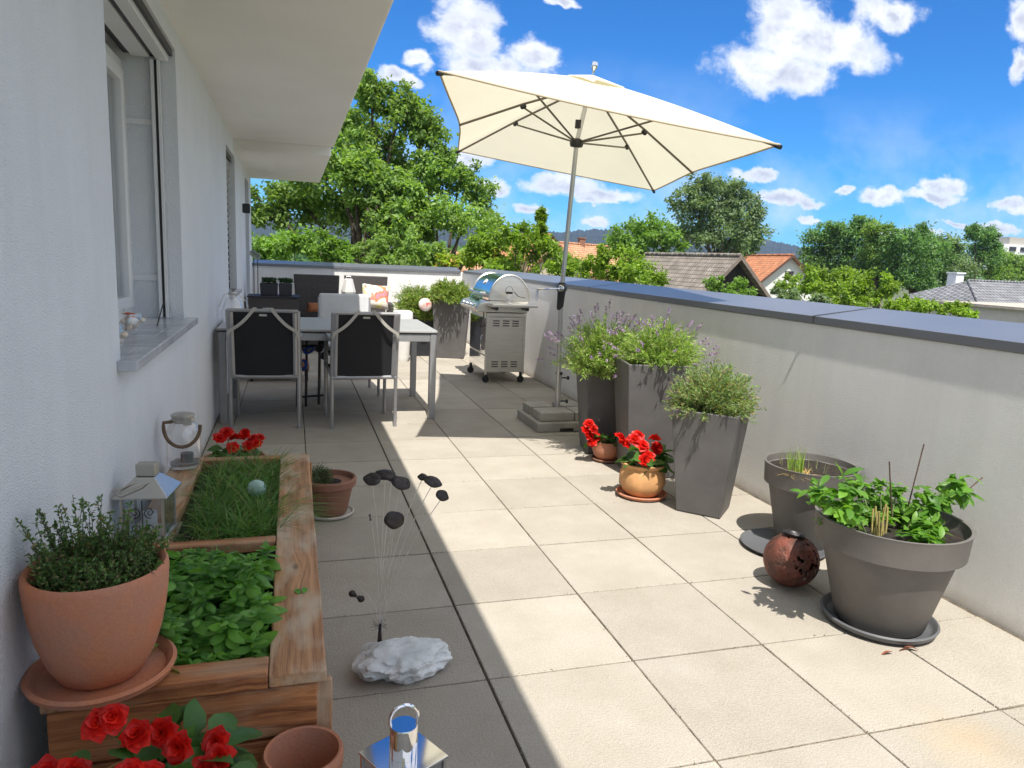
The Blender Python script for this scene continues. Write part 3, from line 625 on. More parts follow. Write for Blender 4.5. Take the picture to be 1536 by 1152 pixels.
def gable_house(nm, label, A, B, hw, drop, wallm, roofm, base=-6.0, over=.4, gable=None, windows=(), cat='house', chimney=None, trim=None):
    """ridge A (near) to B (far); hw half width; drop ridge-to-eave"""
    A = np.array(A, float); B = np.array(B, float); B[2] = A[2]; c = (A+B)/2
    h = thing(nm, label, cat, (c[0], c[1], base))
    d = unit(B-A); s = np.array([-d[1], d[0], 0.])
    ln = np.linalg.norm(B-A); zr = A[2]; ze = zr-drop
    a, b = A+d*over, B-d*over; V = []
    for q in (a, b):
        V += [q+s*(hw-over)+[0, 0, base-q[2]], q-s*(hw-over)+[0, 0, base-q[2]], q-s*(hw-over)+[0, 0, ze-q[2]+.1], q+[0, 0, -.15], q+s*(hw-over)+[0, 0, ze-q[2]+.1]]
    build(MB().add(V, [(0, 1, 2, 3, 4), (9, 8, 7, 6, 5), (1, 6, 7, 2), (5, 0, 4, 9)]), 'wall', wallm, h, smooth=0)
    if gable: build(MB().add([V[2]-d*.03, V[3]-d*.03, V[4]-d*.03], [(0, 1, 2)]), 'gable', gable, h, smooth=0)
    for sg in (1, -1):
        yd = s*sg*hw+np.array([0, 0, -drop]); panel('roof', h, A if True else B, d, yd, ln, np.linalg.norm(yd)*1.06, .16, roofm)
        if trim:
            e = A-d*.06; pts = [e+[0, 0, .06], e+yd*1.06+[0, 0, .06]]; t = MB(); q0, q1 = pts
            t.add([q0, q1, q1-[0, 0, .28], q0-[0, 0, .28], q0+d*.05, q1+d*.05, q1+d*.05-[0, 0, .28], q0+d*.05-[0, 0, .28]], [(0, 1, 2, 3), (7, 6, 5, 4), (0, 4, 5, 1), (2, 6, 7, 3), (1, 5, 6, 2), (0, 3, 7, 4)])
            build(t, 'verge_board', trim, h, smooth=0)
    rc = MB(); rc.tube([A+[0, 0, .04], B+[0, 0, .04]], .12, 8); build(rc, 'ridge_cap', roofm, h, smooth=60)
    for (px, py, w_, hh) in windows:   # on the near gable: offset across, height below ridge
        q = a+s*px+[0, 0, -py]; k = MB(); f = s*w_/2; V = []
        for dd in (-.05, .05):
            V += [q-f+d*dd, q+f+d*dd, q+f+d*dd+[0, 0, hh], q-f+d*dd+[0, 0, hh]]
        k.add(V, [(0, 1, 2, 3), (7, 6, 5, 4), (0, 4, 5, 1), (1, 5, 6, 2), (2, 6, 7, 3), (3, 7, 4, 0)]); build(k, 'window', MT['dark'], h, smooth=0)
    if chimney:
        t, hh = chimney; q = A+d*ln*t; k = MB().box(q-[.3, .3, .5], q+[.3, .3, hh]); k.box(q+[-.38, -.38, hh], q+[.38, .38, hh+.1]); build(k, 'chimney', MT['terradk'], h, smooth=0)
    return h
tile_old = tilemat('weathered_tiles', (.22, .185, .15), (.30, .26, .215), .34)
tile_or = tilemat('orange_tiles', (.52, .205, .09), (.60, .26, .12), .34)
tile_or2 = tilemat('faded_orange_tiles', (.55, .27, .14), (.60, .33, .19), .34)
tile_gr = tilemat('grey_tiles', (.17, .175, .19), (.22, .225, .24), .32)
darkwood = pm('dark_boards', (.035, .026, .02), .9, var=.3, vs=3, stretch=(6, 6, .6))
gable_house('barn', 'old barn with a weathered brown tiled roof and a dark open gable', PY(1112, 384, 36), PY(968, 383, 47.5), 3.55, 3.6, darkwood, tile_old, gable=darkwood, cat='barn', over=.5, trim=pm('grey_board', (.20, .16, .13), .8, var=.2))
gable_house('farm_house', 'house with a bright orange tiled roof and a white gable right of the barn', PY(1190, 383, 62), PY(1120, 383, 74), 3.6, 3.2, pm('white_house_wall', (.7, .7, .68), .9, var=.03), tile_or, over=.5, windows=((0, 2.4, .9, .8),), trim=pm('brown_board', (.10, .05, .035), .7, var=.1))
gable_house('farm_house', 'house with a faded orange roof seen just behind the parasol pole', PY(838, 364, 66), PY(940, 372, 75), 5.0, 3.9, pm('cream_house_wall', (.6, .5, .36), .9, var=.05), tile_or2, over=.5, windows=((.8, 2.9, .8, .9),), chimney=(.3, .6))
gable_house('farm_house', 'orange roofed house half hidden by the shrubs behind the grill', PY(828, 352, 85), PY(770, 352, 92), 4.0, 3.0, pm('ochre_house_wall', (.5, .36, .2), .9, var=.05), tile_or, over=.4, trim=pm('dark_verge', (.06, .04, .03), .7, var=.1))
gable_house('farm_house', 'small red-brown roof glimpsed low behind the shrubs beyond the far corner', PY(672, 382, 30), PY(712, 377, 34), 2.4, 2.0, pm('brown_house_wall', (.3, .16, .1), .9, var=.05), tile_or2, over=.3)
def hip_house():
    A = PY(1452, 421, 30); B = PY(1620, 428, 30); z = A[2]
    h = thing('villa', 'house with a grey tiled hipped roof at the right edge beyond the parapet', 'house', ((A[0]+B[0])/2, 30, -6))
    L0 = A[0]-2.4; ze = z-1.25; hw = 3.0
    P = [(A[0], 30, z), (B[0], 30, z), (L0, 30-hw, ze), (B[0]+2.4, 30-hw, ze), (B[0]+2.4, 30+hw, ze), (L0, 30+hw, ze)]
    build(MB().add(P, [(2, 3, 1, 0), (3, 4, 1), (4, 5, 0, 1), (5, 2, 0)]), 'roof', tile_gr, h, smooth=0)
    build(MB().add([np.array(p)-[0, 0, .05] for p in P[2:]], [(3, 2, 1, 0)]), 'roof_underside', MT['soffit'], h, smooth=0)
    build(MB().box((L0+.5, 30-hw+.5, -6), (B[0]+1.9, 30+hw-.5, ze-.06)), 'wall', pm('villa_wall', (.6, .56, .5), .9, var=.04), h, smooth=0)
    q = PY(1432, 425, 31.5); k = MB().box((q[0]-.28, 31.2, ze), (q[0]+.28, 31.8, q[2]+.55)); k.box((q[0]-.34, 31.14, q[2]+.5501), (q[0]+.34, 31.86, q[2]+.63)); build(k, 'chimney', MT['frame'], h, smooth=0)
    t = MB(); t.tube([np.array(P[0])+[0, 0, .03], np.array(P[2])+[0, 0, .03]], .07, 6); t.tube([np.array(P[0])+[0, 0, .03], np.array(P[1])+[0, 0, .03]], .07, 6); build(t, 'ridge_cap', tile_gr, h)
    # low annex in front with a pale gravel roof
    zz = PY(1500, 460, 24)[2]; x0 = PY(1462, 470, 24)[0]
    a = thing('annex', 'low building with a pale gravel flat roof in front of the grey hipped roof', 'building', (x0+5, 24, -6))
    build(MB().box((x0, 21.5, -6), (x0+12, 26.0, zz-.02)), 'wall', pm('annex_wall', (.55, .5, .45), .9, var=.05), a, smooth=0)
    build(MB().box((x0-.2, 21.3, zz-.018), (x0+12.2, 26.2, zz+.10)), 'roof', pm('gravel_roof', (.46, .40, .34), .95, var=.15, vs=4, bump=.6, bs=20, fine=.2, fs=30), a, smooth=0)
    # white block far away
    q = PY(1512, 366, 230)
    b = thing('apartment_building', 'white apartment block far away at the right edge above the trees', 'building', (q[0]+12, 235, -6))
    build(MB().box((q[0]-2, 230, -6), (q[0]+40, 242, q[2])), 'wall', pm('far_white_wall', (.7, .7, .7), .9, var=.03), b, smooth=0)
    build(MB().box((q[0]+3, 232, q[2]), (q[0]+38, 240, q[2]+3)), 'roof', MT['concrete'], b, smooth=0)
    for f in range(3):
        for i in range(6): build(MB().box((q[0]+1+i*6, 229.6, q[2]-2.6-f*3), (q[0]+4.4+i*6, 229.9, q[2]-1.0-f*3)), 'window', MT['dark'], b, smooth=0)
hip_house()

# ------------------------------------------------------------------ trees
LM = {
 'ash': leafmat('tree_leaves_mid', (.105, .20, .048), (.25, .37, .10), .47, .5, .35, .6),
 'dark': leafmat('tree_leaves_dark', (.070, .15, .048), (.16, .29, .10), .42, .5, .3, .5),
 'grey': leafmat('tree_leaves_greyish', (0.099, 0.162, 0.082), (0.219, 0.300, 0.160), .42, .55, .3, .6),
 'fresh': leafmat('tree_leaves_fresh', (.10, .20, .034), (.21, .35, .070), .45, .5, .3, .8),
 'yel': leafmat('shrub_leaves_yellowish', (.115, .21, .028), (.25, .37, .048), .45, .5, .3, .9),
 'autumn': leafmat('shrub_leaves_mixed', (0.154, 0.269, 0.034), (0.372, 0.476, 0.079), .50, .5, .3, 1.0, (0.600, 0.352, 0.114)),
}
def tree(nm, label, cat, blobs, Y, mat, leaf, dens=1.0, trunk=.22, group=None, base=-6.0, dspread=1.0, seed=0, clump=.30, ncl=46, dY=None):
    """blobs: (px, py, rx, ry) outline lobes of the crown as seen in the photograph, each given a real place and radius"""
    rg = np.random.default_rng(seed+11); cs = []
    for i, bl in enumerate(blobs):
        (px, py, rx, ry) = bl[:4]; y = Y + (bl[4] if len(bl) > 4 else rg.uniform(-1, 1)*1.0*dspread)
        c = PY(px, py, y); R = abs(PY(px+rx, py, y)[0]-c[0]); Rz = abs(PY(px, py-ry, y)[2]-c[2]); cs.append((c, R, Rz))
    cx = np.mean([c[0][0] for c in cs]); cy = np.mean([c[0][1] for c in cs])
    t = thing(nm, label, cat, (cx, cy, base), group)
    mb = MB(); tb = MB(); root = np.array([cx, cy, base])
    zlow = min(c[0][2]-c[2]*.5 for c in cs); fork = np.array([cx+rg.uniform(-.2, .2), cy, base+(zlow-base)*.8])
    tb.tube([root, root*.5+fork*.5+[.1, 0, 0], fork], [trunk*1.25, trunk, trunk*.8], 9)
    for (c, R, Rz) in cs:
        mid = fork*.5+c*.5+rg.normal(size=3)*.12*R; mid[2] = max(mid[2], fork[2]+.2)
        tb.tube([fork, mid, c, c+[rg.uniform(-.2, .2)*R, 0, Rz*.6]], [trunk*.42, trunk*.22, trunk*.11, trunk*.03], 6)
        n = int(ncl*dens*max(.35, (R*Rz)**.5/1.2)); d = sph_dirs(n, rg); q = rg.uniform(.08, 1.0, n)**.55
        # uneven outline
        q *= 1+.22*np.sin(d[:, 0]*5+c[0])*np.cos(d[:, 2]*6+c[1])
        C2 = c + d*q[:, None]*np.array([R, R*.9, Rz])
        for k in range(0, n, 3):
            tb.tube([c*.6+C2[k]*.4, C2[k]], [trunk*.10, trunk*.03], 4, caps=False)
        m_ = int(44*dens); rr = clump*min(R, Rz)*rg.uniform(.6, 1.25, n)
        P = (C2[:, None, :] + rg.normal(size=(n, m_, 3))*rr[:, None, None]*np.array([.62, .62, .5])).reshape(-1, 3)
        D = rg.normal(size=(len(P), 3)); D[:, 2] -= .25
        up = rg.normal(size=(len(P), 3))*.6; up[:, 2] += 1.0
        leaves(mb, P, D, leaf*rg.uniform(.7, 1.3, len(P)), leaf*.62*rg.uniform(.7, 1.2, len(P)), .18, .15, up, rg)
    build(mb, 'crown', mat, t, smooth=0); build(tb, 'trunk', MT['bark'], t, smooth=60)
    return t
tree('deciduous_tree', 'tall leafy tree rising beside the roof edge left of the parasol', 'tree',
     [(560,135,42,30),(520,190,45,40),(600,165,45,36),(640,195,36,34),(560,215,60,34),(500,260,60,45),(590,265,48,38),(655,245,36,30),(450,300,50,40),(530,320,65,42),(610,330,55,35),(400,310,36,38),(565,275,46,36,-2.0),(585,330,46,34,-2.4),(530,250,40,34,-2.2),(610,290,30,30,-2.0)], 21, LM['ash'], .15, 1.28, .3, seed=1)
tree('deciduous_tree', 'loose crowned tree with sky showing through it, beneath the left corner of the parasol', 'tree',
     [(640,270,40,30),(690,262,34,24),(715,290,34,30),(655,320,42,30),(700,330,42,28),(620,350,34,26),(735,330,18,18)], 19.5, LM['ash'], .135, 1.1, .2, seed=2, clump=.34)
tree('shrub', 'bright green shrub over the far wall nearest the house', 'shrub', [(400,372,30,24),(440,365,36,22),(480,372,34,22),(425,395,40,18),(510,385,22,18)], 13.5, LM['fresh'], .095, 1.35, .08, seed=3)
tree('shrub', 'dark green shrub over the middle of the far wall', 'shrub', [(545,378,32,20),(585,372,34,22),(625,375,34,22),(600,395,46,14),(655,385,26,20)], 14.5, LM['ash'], .095, 1.35, .08, seed=4)
tree('shrub', 'shrub with reddish leaves beyond the far corner of the terrace', 'shrub', [(690,392,34,16),(715,380,26,18),(670,395,18,12),(745,392,22,16)], 14.0, LM['autumn'], .10, 1.0, .06, seed=5)
tree('shrub', 'yellow-green climbing shrub with tall shoots behind the grill', 'shrub', [(745,365,28,30),(775,352,22,20),(790,375,26,28),(760,400,40,20),(820,385,24,30),(812,350,12,22),(812,325,5,14),(845,400,22,20),(715,372,20,16)], 13.0, LM['yel'], .090, 1.15, .07, seed=6)
tree('shrub', 'yellow-green shrub standing between the parasol pole and the barn', 'shrub', [(905,385,10,24),(890,405,30,20),(935,390,26,24),(960,410,34,22),(980,420,22,14),(925,415,40,16)], 15.0, LM['yel'], .095, 1.25, .07, seed=7)
tree('deciduous_tree', 'round bright green tree left of the greyish tree behind the barn', 'tree', [(960,345,30,22),(985,350,26,24),(935,362,26,24),(1000,365,26,22),(965,375,34,16)], 52, LM['fresh'], .32, 1.1, .3, seed=8, ncl=20)
tree('deciduous_tree', 'tall greyish green tree behind the barn, its top under the right corner of the parasol', 'tree', [(1060,278,26,20),(1090,285,24,22),(1035,300,28,24),(1065,315,38,30),(1110,305,26,30),(1128,335,22,30),(1085,350,44,32),(1040,350,30,28),(1120,365,26,18)], 56, LM['grey'], .29, 1.35, .4, seed=9, ncl=20)
rowt = [('dark green tree at the left end of the row on the right', [(1228,365,22,26),(1250,350,18,20),(1235,395,28,28)], 66, 'dark'),
 ('tall dark tree with a pointed top in the row on the right', [(1290,340,14,18),(1268,360,22,28),(1300,365,24,30),(1280,400,34,30)], 64, 'dark'),
 ('lighter green tree beside the pointed dark tree', [(1318,350,18,22),(1325,385,26,34),(1330,420,26,20)], 60, 'ash'),
 ('broad dark tree in the middle of the row on the right', [(1352,360,20,20),(1385,355,22,20),(1365,390,34,34),(1400,385,26,32),(1375,425,40,18)], 58, 'dark'),
 ('greyish tree right of the broad dark tree', [(1425,372,20,22),(1415,405,22,28),(1440,405,20,26)], 62, 'grey'),
 ('tree with a two-lobed top near the right edge', [(1462,350,14,16),(1480,358,16,18),(1468,385,24,26)], 70, 'dark'),
 ('rounded green tree at the far right behind the grey roof', [(1505,388,22,18),(1525,402,20,16),(1490,410,26,14),(1555,405,30,20)], 72, 'ash')]
for i, (lb, bl, y, mt) in enumerate(rowt):
    tree('deciduous_tree', lb, 'tree', bl, y, LM[mt], .32, 1.25, .4, 'trees in a row beyond the roofs', seed=20+i, ncl=20)
sh = [('yellow-green shrub in front of the orange roofed house', [(1190,430,22,18),(1215,420,22,20),(1240,432,26,20),(1270,420,18,22)], 24, 'yel'),
 ('mixed green shrub in front of the middle of the tree row', [(1285,425,22,24),(1300,445,28,16),(1262,448,30,14),(1335,430,16,20)], 22, 'yel'),
 ('bright low hedge shrub close behind the right parapet', [(1320,458,30,12),(1360,458,30,14),(1395,462,30,12),(1430,465,24,13),(1452,472,14,10)], 14, 'yel'),
 ('small shrub at the foot of the barn gable', [(1100,432,16,14),(1120,440,16,10),(1070,425,10,12)], 31, 'fresh'),
 ('pale shrub left of the hedge beyond the right parapet', [(1180,445,20,12),(1215,452,26,10)], 20, 'grey')]
for i, (lb, bl, y, mt) in enumerate(sh):
    tree('shrub', lb, 'shrub', bl, y, LM[mt], .07+.0032*y, 1.3, .08, seed=40+i, ncl=30)
# trees farther off that only fill the horizon between the near ones
fb = MB(); rg = np.random.default_rng(77)
for k in range(170):
    y = rg.uniform(150, 700); x = y*rg.uniform(-.25, 1.25); R = rg.uniform(4, 8); z = -6+R*.9
    n = 90; d = sph_dirs(n, rg); P = np.array([x, y, z])+d*R*rg.uniform(.7, 1, (n, 1))*[1, 1, .85]
    leaves(fb, P, rg.normal(size=(n, 3)), 2.2, 1.7, .2, .1, None, rg)
build(fb, 'distant_trees', LM['dark'], smooth=0, kind='stuff', label='distant belt of dark trees between the village and the wooded hills', cat='trees')

# ================================================================== THINGS ON THE TERRACE
# ---------- parasol
def parasol():
    A, B, C_, D = (np.array(q, float) for q in ((.165, 2.47, 2.25), (2.06, 2.16, 2.0), (2.73, 4.95, 2.0), (.885, 5.27, 2.25)))
    base = np.array([1.463, 3.88, .15]); cen = (A+B+C_+D)/4; nrm = unit(np.cross(B-A, D-A)); apex = cen+nrm*.495
    t = thing('parasol', 'large rectangular cream parasol with a slim metal pole beside the right parapet', 'parasol', (1.463, 3.88, 0))
    hub = PY(865, 214, 3.76)
    p = MB(); j = PY(842, 440, 3.85)
    p.tube([base-[0, 0, .03], j], .019, 16); pole = build(p, 'pole', MT['alu'], t)
    u = MB(); u.tube([j, hub, apex], .0175, 16); build(u, 'upper_pole', MT['alu'], t)
    k = MB(); ax = unit(hub-j); k.tube([j-ax*.13, j-ax*.11, j-ax*.02, j+ax*.06, j+ax*.085], [.022, .026, .030, .036, .024], 16)
    k.lathe([(.028, -.045), (.036, -.035), (.036, .035), (.028, .045)], j+ax*.04, 16, axis=(-.5, -.8, 0)); build(k, 'crank_housing', MT['black'], t)
    c = MB(); q = j+ax*.04; h1 = PY(806, 433, 3.7); c.tube([q+[-.02, -.04, 0], q+[-.05, -.07, .0], h1+[.06, 0, .0], h1], .006, 8)
    c.lathe([(.0, -.006), (.022, -.004), (.026, .0), (.022, .004), (0, .006)], q+[-.025, -.045, 0], 14, axis=(-.5, -.8, 0)); c.tube([h1, h1+[-.004, -.005, -.09]], [.010, .008], 8); build(c, 'crank_handle', MT['chrome'], t)
    hb = MB(); hb.lathe([(.02, -.035), (.045, -.03), (.052, -.005), (.048, .02), (.022, .03)], hub, 20, axis=ax); build(hb, 'hub', MT['black'], t)
    sl = MB(); sl.tube([hub+ax*.10, hub+ax*.16], .026, 14); build(sl, 'slider', MT['black'], t)
    # canopy
    def ring(k, sag):
        out = []
        cor = [A, (A+B)/2, B, (B+C_)/2, C_, (C_+D)/2, D, (D+A)/2]
        for i in range(8):
            a, b = cor[i], cor[(i+1) % 8]
            for s_ in range(10):
                f = s_/10; L_ = np.linalg.norm(b-a)
                bow = 0
                # whole-side bow between the rib ends
                side_long = i in (0, 1, 4, 5)
                if side_long:
                    g = f*.5 if i in (0, 4) else .5+f*.5; bow = 4*g*(1-g)*.035
                else: g = f*.5 if i in (2, 6) else .5+f*.5; bow = 4*g*(1-g)*.06
                e = a*(1-f)+b*f; inn = unit(cen-e)
                out.append((e+inn*bow-nrm*0, side_long, f, i))
        return out
    R = ring(0, 0); n = len(R); K = 16; V = [apex+nrm*.005]
    for k in range(1, K+1):
        tt = k/K
        for (e, sl_, f, i) in R:
            if sl_: g = f*.5 if i in (0, 4) else .5+f*.5; sg = 4*g*(1-g)*.030
            else: g = f*.5 if i in (2, 6) else .5+f*.5; sg = 4*f*(1-f)*.012
            q = apex*(1-tt)+e*tt - nrm*(sg*tt*(1.15-tt)*2.2) + nrm*.03*sin(pi*tt)*.6
            V.append(q)
    F = [(0, 1+i, 1+(i+1) % n) for i in range(n)]
    for k in range(K-1):
        for i in range(n):
            a, b = 1+k*n+i, 1+k*n+(i+1) % n; F.append((a, a+n, b+n, b))
    cm = MB().add(V, F); cv = build(cm, 'canopy', MT['canopy'], t, smooth=50)
    # hem
    hm = MB(); hem = [np.array(V[1+(K-1)*n+i]) for i in range(n)]; hm.tube(hem, .006, 6, closed=True); build(hm, 'hem', pm('hem_band', (.62, .52, .36), .85, var=.05, trans=.2), cv)
    # vent cap
    vv = [apex+nrm*.026]; F = []
    for k in range(1, 6):
        tt = k/5*.21
        for (e, sl_, f, i) in R:
            if sl_: g = f*.5 if i in (0, 4) else .5+f*.5; w_ = 4*g*(1-g)
            else: w_ = 4*f*(1-f)
            vv.append(apex*(1-tt)+e*tt+nrm*(.026-.009*(k/5)+.012*w_*(k/5)**2*sin(f*pi+1)))
    F = [(0, 1+i, 1+(i+1) % n) for i in range(n)]
    for k in range(4):
        for i in range(n):
            a, b = 1+k*n+i, 1+k*n+(i+1) % n; F.append((a, a+n, b+n, b))
    build(MB().add(vv, F), 'vent_cap', MT['canopy'], t, smooth=50)
    fn = MB(); fn.lathe([(.008, 0), (.010, .03), (.022, .045), (.027, .065), (.020, .085), (.0, .095)], apex+nrm*.030, 16, axis=nrm); build(fn, 'finial', MT['chrome'], t)
    AD, BC = (A+D)/2, (B+C_)/2; AD = AD+unit(cen-AD)*.06; BC = BC+unit(cen-BC)*.06
    for e in (A, B, C_, D, AD, BC):
        r = MB(); a = apex-nrm*.045+unit(e-apex)*.03; b = e-nrm*.012; r.tube([a, a*.5+b*.5+nrm*.012, b], .0085, 8)
        rb = build(r, 'rib', MT['ribs'], t)
        f = .50; jp = a*(1-f)+b*f+nrm*.0; s = MB(); s.tube([hub+unit(jp-hub)*.03, jp-nrm*.012], .007, 8); build(s, 'strut', MT['ribs'], rb)
        kk = MB(); kk.lathe([(.010, -.022), (.018, -.014), (.018, .014), (.010, .022)], jp-nrm*.006, 10, axis=unit(e-apex)); build(kk, 'rib_joint', MT['black'], rb)
        if e is A or e is B or e is C_ or e is D:
            kk = MB(); kk.tube([b-unit(e-apex)*.03, b+unit(e-apex)*.012], .013, 8); build(kk, 'rib_tip', MT['black'], rb)
    # base: concrete slabs and foot tube
    s = thing('concrete_weight', 'stack of grey concrete slabs weighing down the parasol foot', 'weight', (1.463, 3.87, 0))
    b = MB(); b.box((1.205, 3.60, .002), (1.725, 4.13, .072)); build(b, 'lower_slab', MT['concrete'], s, smooth=0, bevel=.006)
    for (x0, y0, x1, y1) in ((1.245, 3.65, 1.52, 3.86), (1.53, 3.645, 1.70, 3.87), (1.24, 3.90, 1.43, 4.10), (1.50, 3.91, 1.70, 4.11)):
        b = MB(); b.box((x0, y0, .074), (x1, y1, .142)); build(b, 'upper_slab', MT['concrete'], s, smooth=0, bevel=.006)
    g = MB(); g.box((1.28, 3.861, .074), (1.69, 3.896, .088)); g.tube([(1.463, 3.88, .088), (1.463, 3.88, .42)], .024, 14); build(g, 'foot', MT['alu'], s, bevel=.002)
    for z in (.19, .38): g = MB(); g.tube([(1.485, 3.87, z), (1.525, 3.86, z)], .006, 8); g.lathe([(.012, 0), (.016, .004), (.016, .016), (.012, .02)], (1.523, 3.86, z), 10, axis=(1, -.2, 0)); build(g, 'clamp_knob', MT['black'], s)
    g = MB(); g.tube([(1.463, 3.88, .405), (1.463, 3.88, .425)], .029, 14); build(g, 'collar', MT['black'], s)
    if 1:     sp = MB(); sp.box((1.39, 3.597, .006), (1.50, 3.5995, .030)); build(sp, 'slab_slot', MT['black'], s, smooth=0)
parasol()

# ---------- table and chairs
def table():
    t = thing('garden_table', 'long grey garden table with a glass top set across the terrace', 'table', (-.3, 4.66, 0))
    x0, x1, y0, y1 = -1.105, .525, 4.14, 5.16
    b = MB(); b.box((x0, y0, .694), (x1, y1, .712)); build(b, 'tabletop', pm('table_top', (.40, .40, .40), .38, var=.05, vs=4), t, smooth=0, bevel=.004)
    b = MB(); b.box((x0+.006, y0+.006, .684), (x1-.006, y1-.006, .6935)); build(b, 'top_edge', MT['black'], t, smooth=0)
    f = MB()
    for y in (y0+.012, y1-.052): f.box((x0+.06, y, .625), (x1-.06, y+.04, .683))
    for x in (x0+.012, x1-.052): f.box((x, y0+.06, .625), (x+.04, y1-.06, .683))
    build(f, 'apron', MT['chairalu'], t, smooth=0, bevel=.003)
    for x in (x0+.008, x1-.060):
        for y in (y0+.008, y1-.060): build(MB().box((x, y, 0), (x+.052, y+.052, .6835)), 'leg', MT['chairalu'], t, smooth=0, bevel=.004)
table()
def chair(name, label, straps=True, cushion=False, group=None):
    """faces +y, back at y=0"""
    t = thing(name, label, 'chair', (0, 0, 0), group); W2 = .235
    for s in (-1, 1):
        x = s*W2
        r = MB(); r.tube([(x, .03, 0), (x, .028, .38), (x, .0, .62), (x, -.055, .865)], .014, 8); build(r, 'leg', MT['chairalu'], t)
        r = MB(); r.tube([(x, .50, 0), (x, .50, .40), (x, .49, .62), (x, .46, .655), (x, .01, .655)], .0135, 8); build(r, 'leg', MT['chairalu'], t)
        a = MB(); a.box((x-.024, .02, .668), (x+.024, .49, .688)); build(a, 'armrest', MT['chairalu'], t, smooth=0, bevel=.006)
    f = MB(); f.tube([(-W2, .03, .385), (W2, .03, .385)], .018, 8); f.tube([(-W2, .50, .395), (W2, .50, .395)], .014, 8)
    for s in (-1, 1): f.tube([(s*W2, .03, .395), (s*W2, .5, .41)], .013, 8)
    build(f, 'frame', MT['chairalu'], t); f = MB(); f.tube([(-W2, -.055, .865), (W2, -.055, .865)], .013, 8); build(f, 'top_rail', MT['chairalu'], t)
    s = MB(); s.box((-W2+.012, .02, .405), (W2-.012, .50, .418)); build(s, 'seat', MT['mesh'], t, smooth=0, bevel=.004)
    b = MB(); K = 8; V = []
    for i in range(K+1):
        z = .395+(.855-.395)*i/K; y = np.interp(z, [.38, .62, .865], [.028, 0, -.055])
        for x in (-W2+.012, -.1, .1, W2-.012): V.append((x, y-.004+(-.008 if abs(x) < .2 else 0), z))
    n = len(V); V += [(x, y+.010, z) for x, y, z in V]; F = []
    for i in range(K):
        for j in range(3):
            a = i*4+j; F += [(a, a+1, a+5, a+4), (n+a+4, n+a+5, n+a+1, n+a)]
        F += [(i*4, i*4+4, n+i*4+4, n+i*4), (i*4+3, n+i*4+3, n+i*4+7, i*4+7)]
    b.add(V, F); bk = build(b, 'backrest', MT['mesh'], t, smooth=60)
    for s in (-1, 1): e = MB(); e.tube([(s*(W2-.022), np.interp(z, [.38, .62, .865], [.028, 0, -.055])-.008, z) for z in (.40, .5, .62, .75, .855)], .017, 6); build(e, 'side_rail', MT['chairalu'], t)
    l = MB(); l.box((-.025, -.068, .828), (.025, -.064, .842)); build(l, 'label', MT['strap'], bk, smooth=0)
    if cushion:
        c = MB(); c.box((-.235, -.02, .43), (.235, .035, .90)); v = c.v[-1]; v[4:, 1] -= .075
        o = build(c, 'back_cushion', MT['cushion'], t, smooth=60, bevel=.022, seg=4)
        c = MB(); c.box((-.225, .03, .42), (.225, .49, .465)); build(c, 'seat_cushion', MT['cushion'], t, smooth=60, bevel=.018, seg=4)
    elif straps:
        c = MB(); c.box((-.215, .008, .40), (.215, .05, .85)); v = c.v[-1]; v[4:, 1] -= .055
        for s, xe in ((-1, .245), (1, .245)):
            pass
        st = MB()
        def rib(a, b, w=.011, n=6, sag=.004):
            a = np.array(a); b = np.array(b); d = unit(b-a); sd = unit(np.cross(d, [0, 1, 0])); V = []
            for i in range(n+1):
                f = i/n; c_ = a*(1-f)+b*f+[0, -.006*sin(pi*f), -.02*sin(pi*f)]
                V += [c_-sd*w, c_+sd*w, c_+sd*w+[0, .003, 0], c_-sd*w+[0, .003, 0]]
            F = []
            for i in range(n):
                for j in range(4): F.append((i*4+j, i*4+(j+1) % 4, i*4+4+(j+1) % 4, i*4+4+j))
            F += [(3, 2, 1, 0), (n*4, n*4+1, n*4+2, n*4+3)]
            st.add(V, F)
        for s in (-1, 1):
            rib((s*.055, -.074, .882), (s*.225, -.062, .722)); rib((s*.225, -.062, .722), (s*.250, -.040, .690), n=3)
            rib((s*.055, -.070, .882), (s*.055, -.03, .885), n=2)
        if straps == 2: rib((.250, -.022, .700), (.285, -.03, .672), n=3)
        build(st, 'tie_strap', MT['strap'], t, smooth=60)
    return t
c1 = chair('garden_chair', 'grey framed chair with black textile back nearest the house wall, cushion ties crossing its back', group='chairs at the garden table')
c1.location = (-.772, 3.93, 0); c1.rotation_euler = (0, 0, radians(-2))
c2 = copy_tree(c1); c2['label'] = 'grey framed chair with black textile back at the right end of the near table side'; c2.location = (-.068, 3.88, 0); c2.rotation_euler = (0, 0, radians(3))
c3 = chair('garden_chair', 'chair with a pale padded cushion on the far side of the garden table', straps=False, cushion=True, group='chairs at the garden table')
c3.location = (-.095, 5.60, 0); c3.rotation_euler = (0, 0, pi+radians(4))
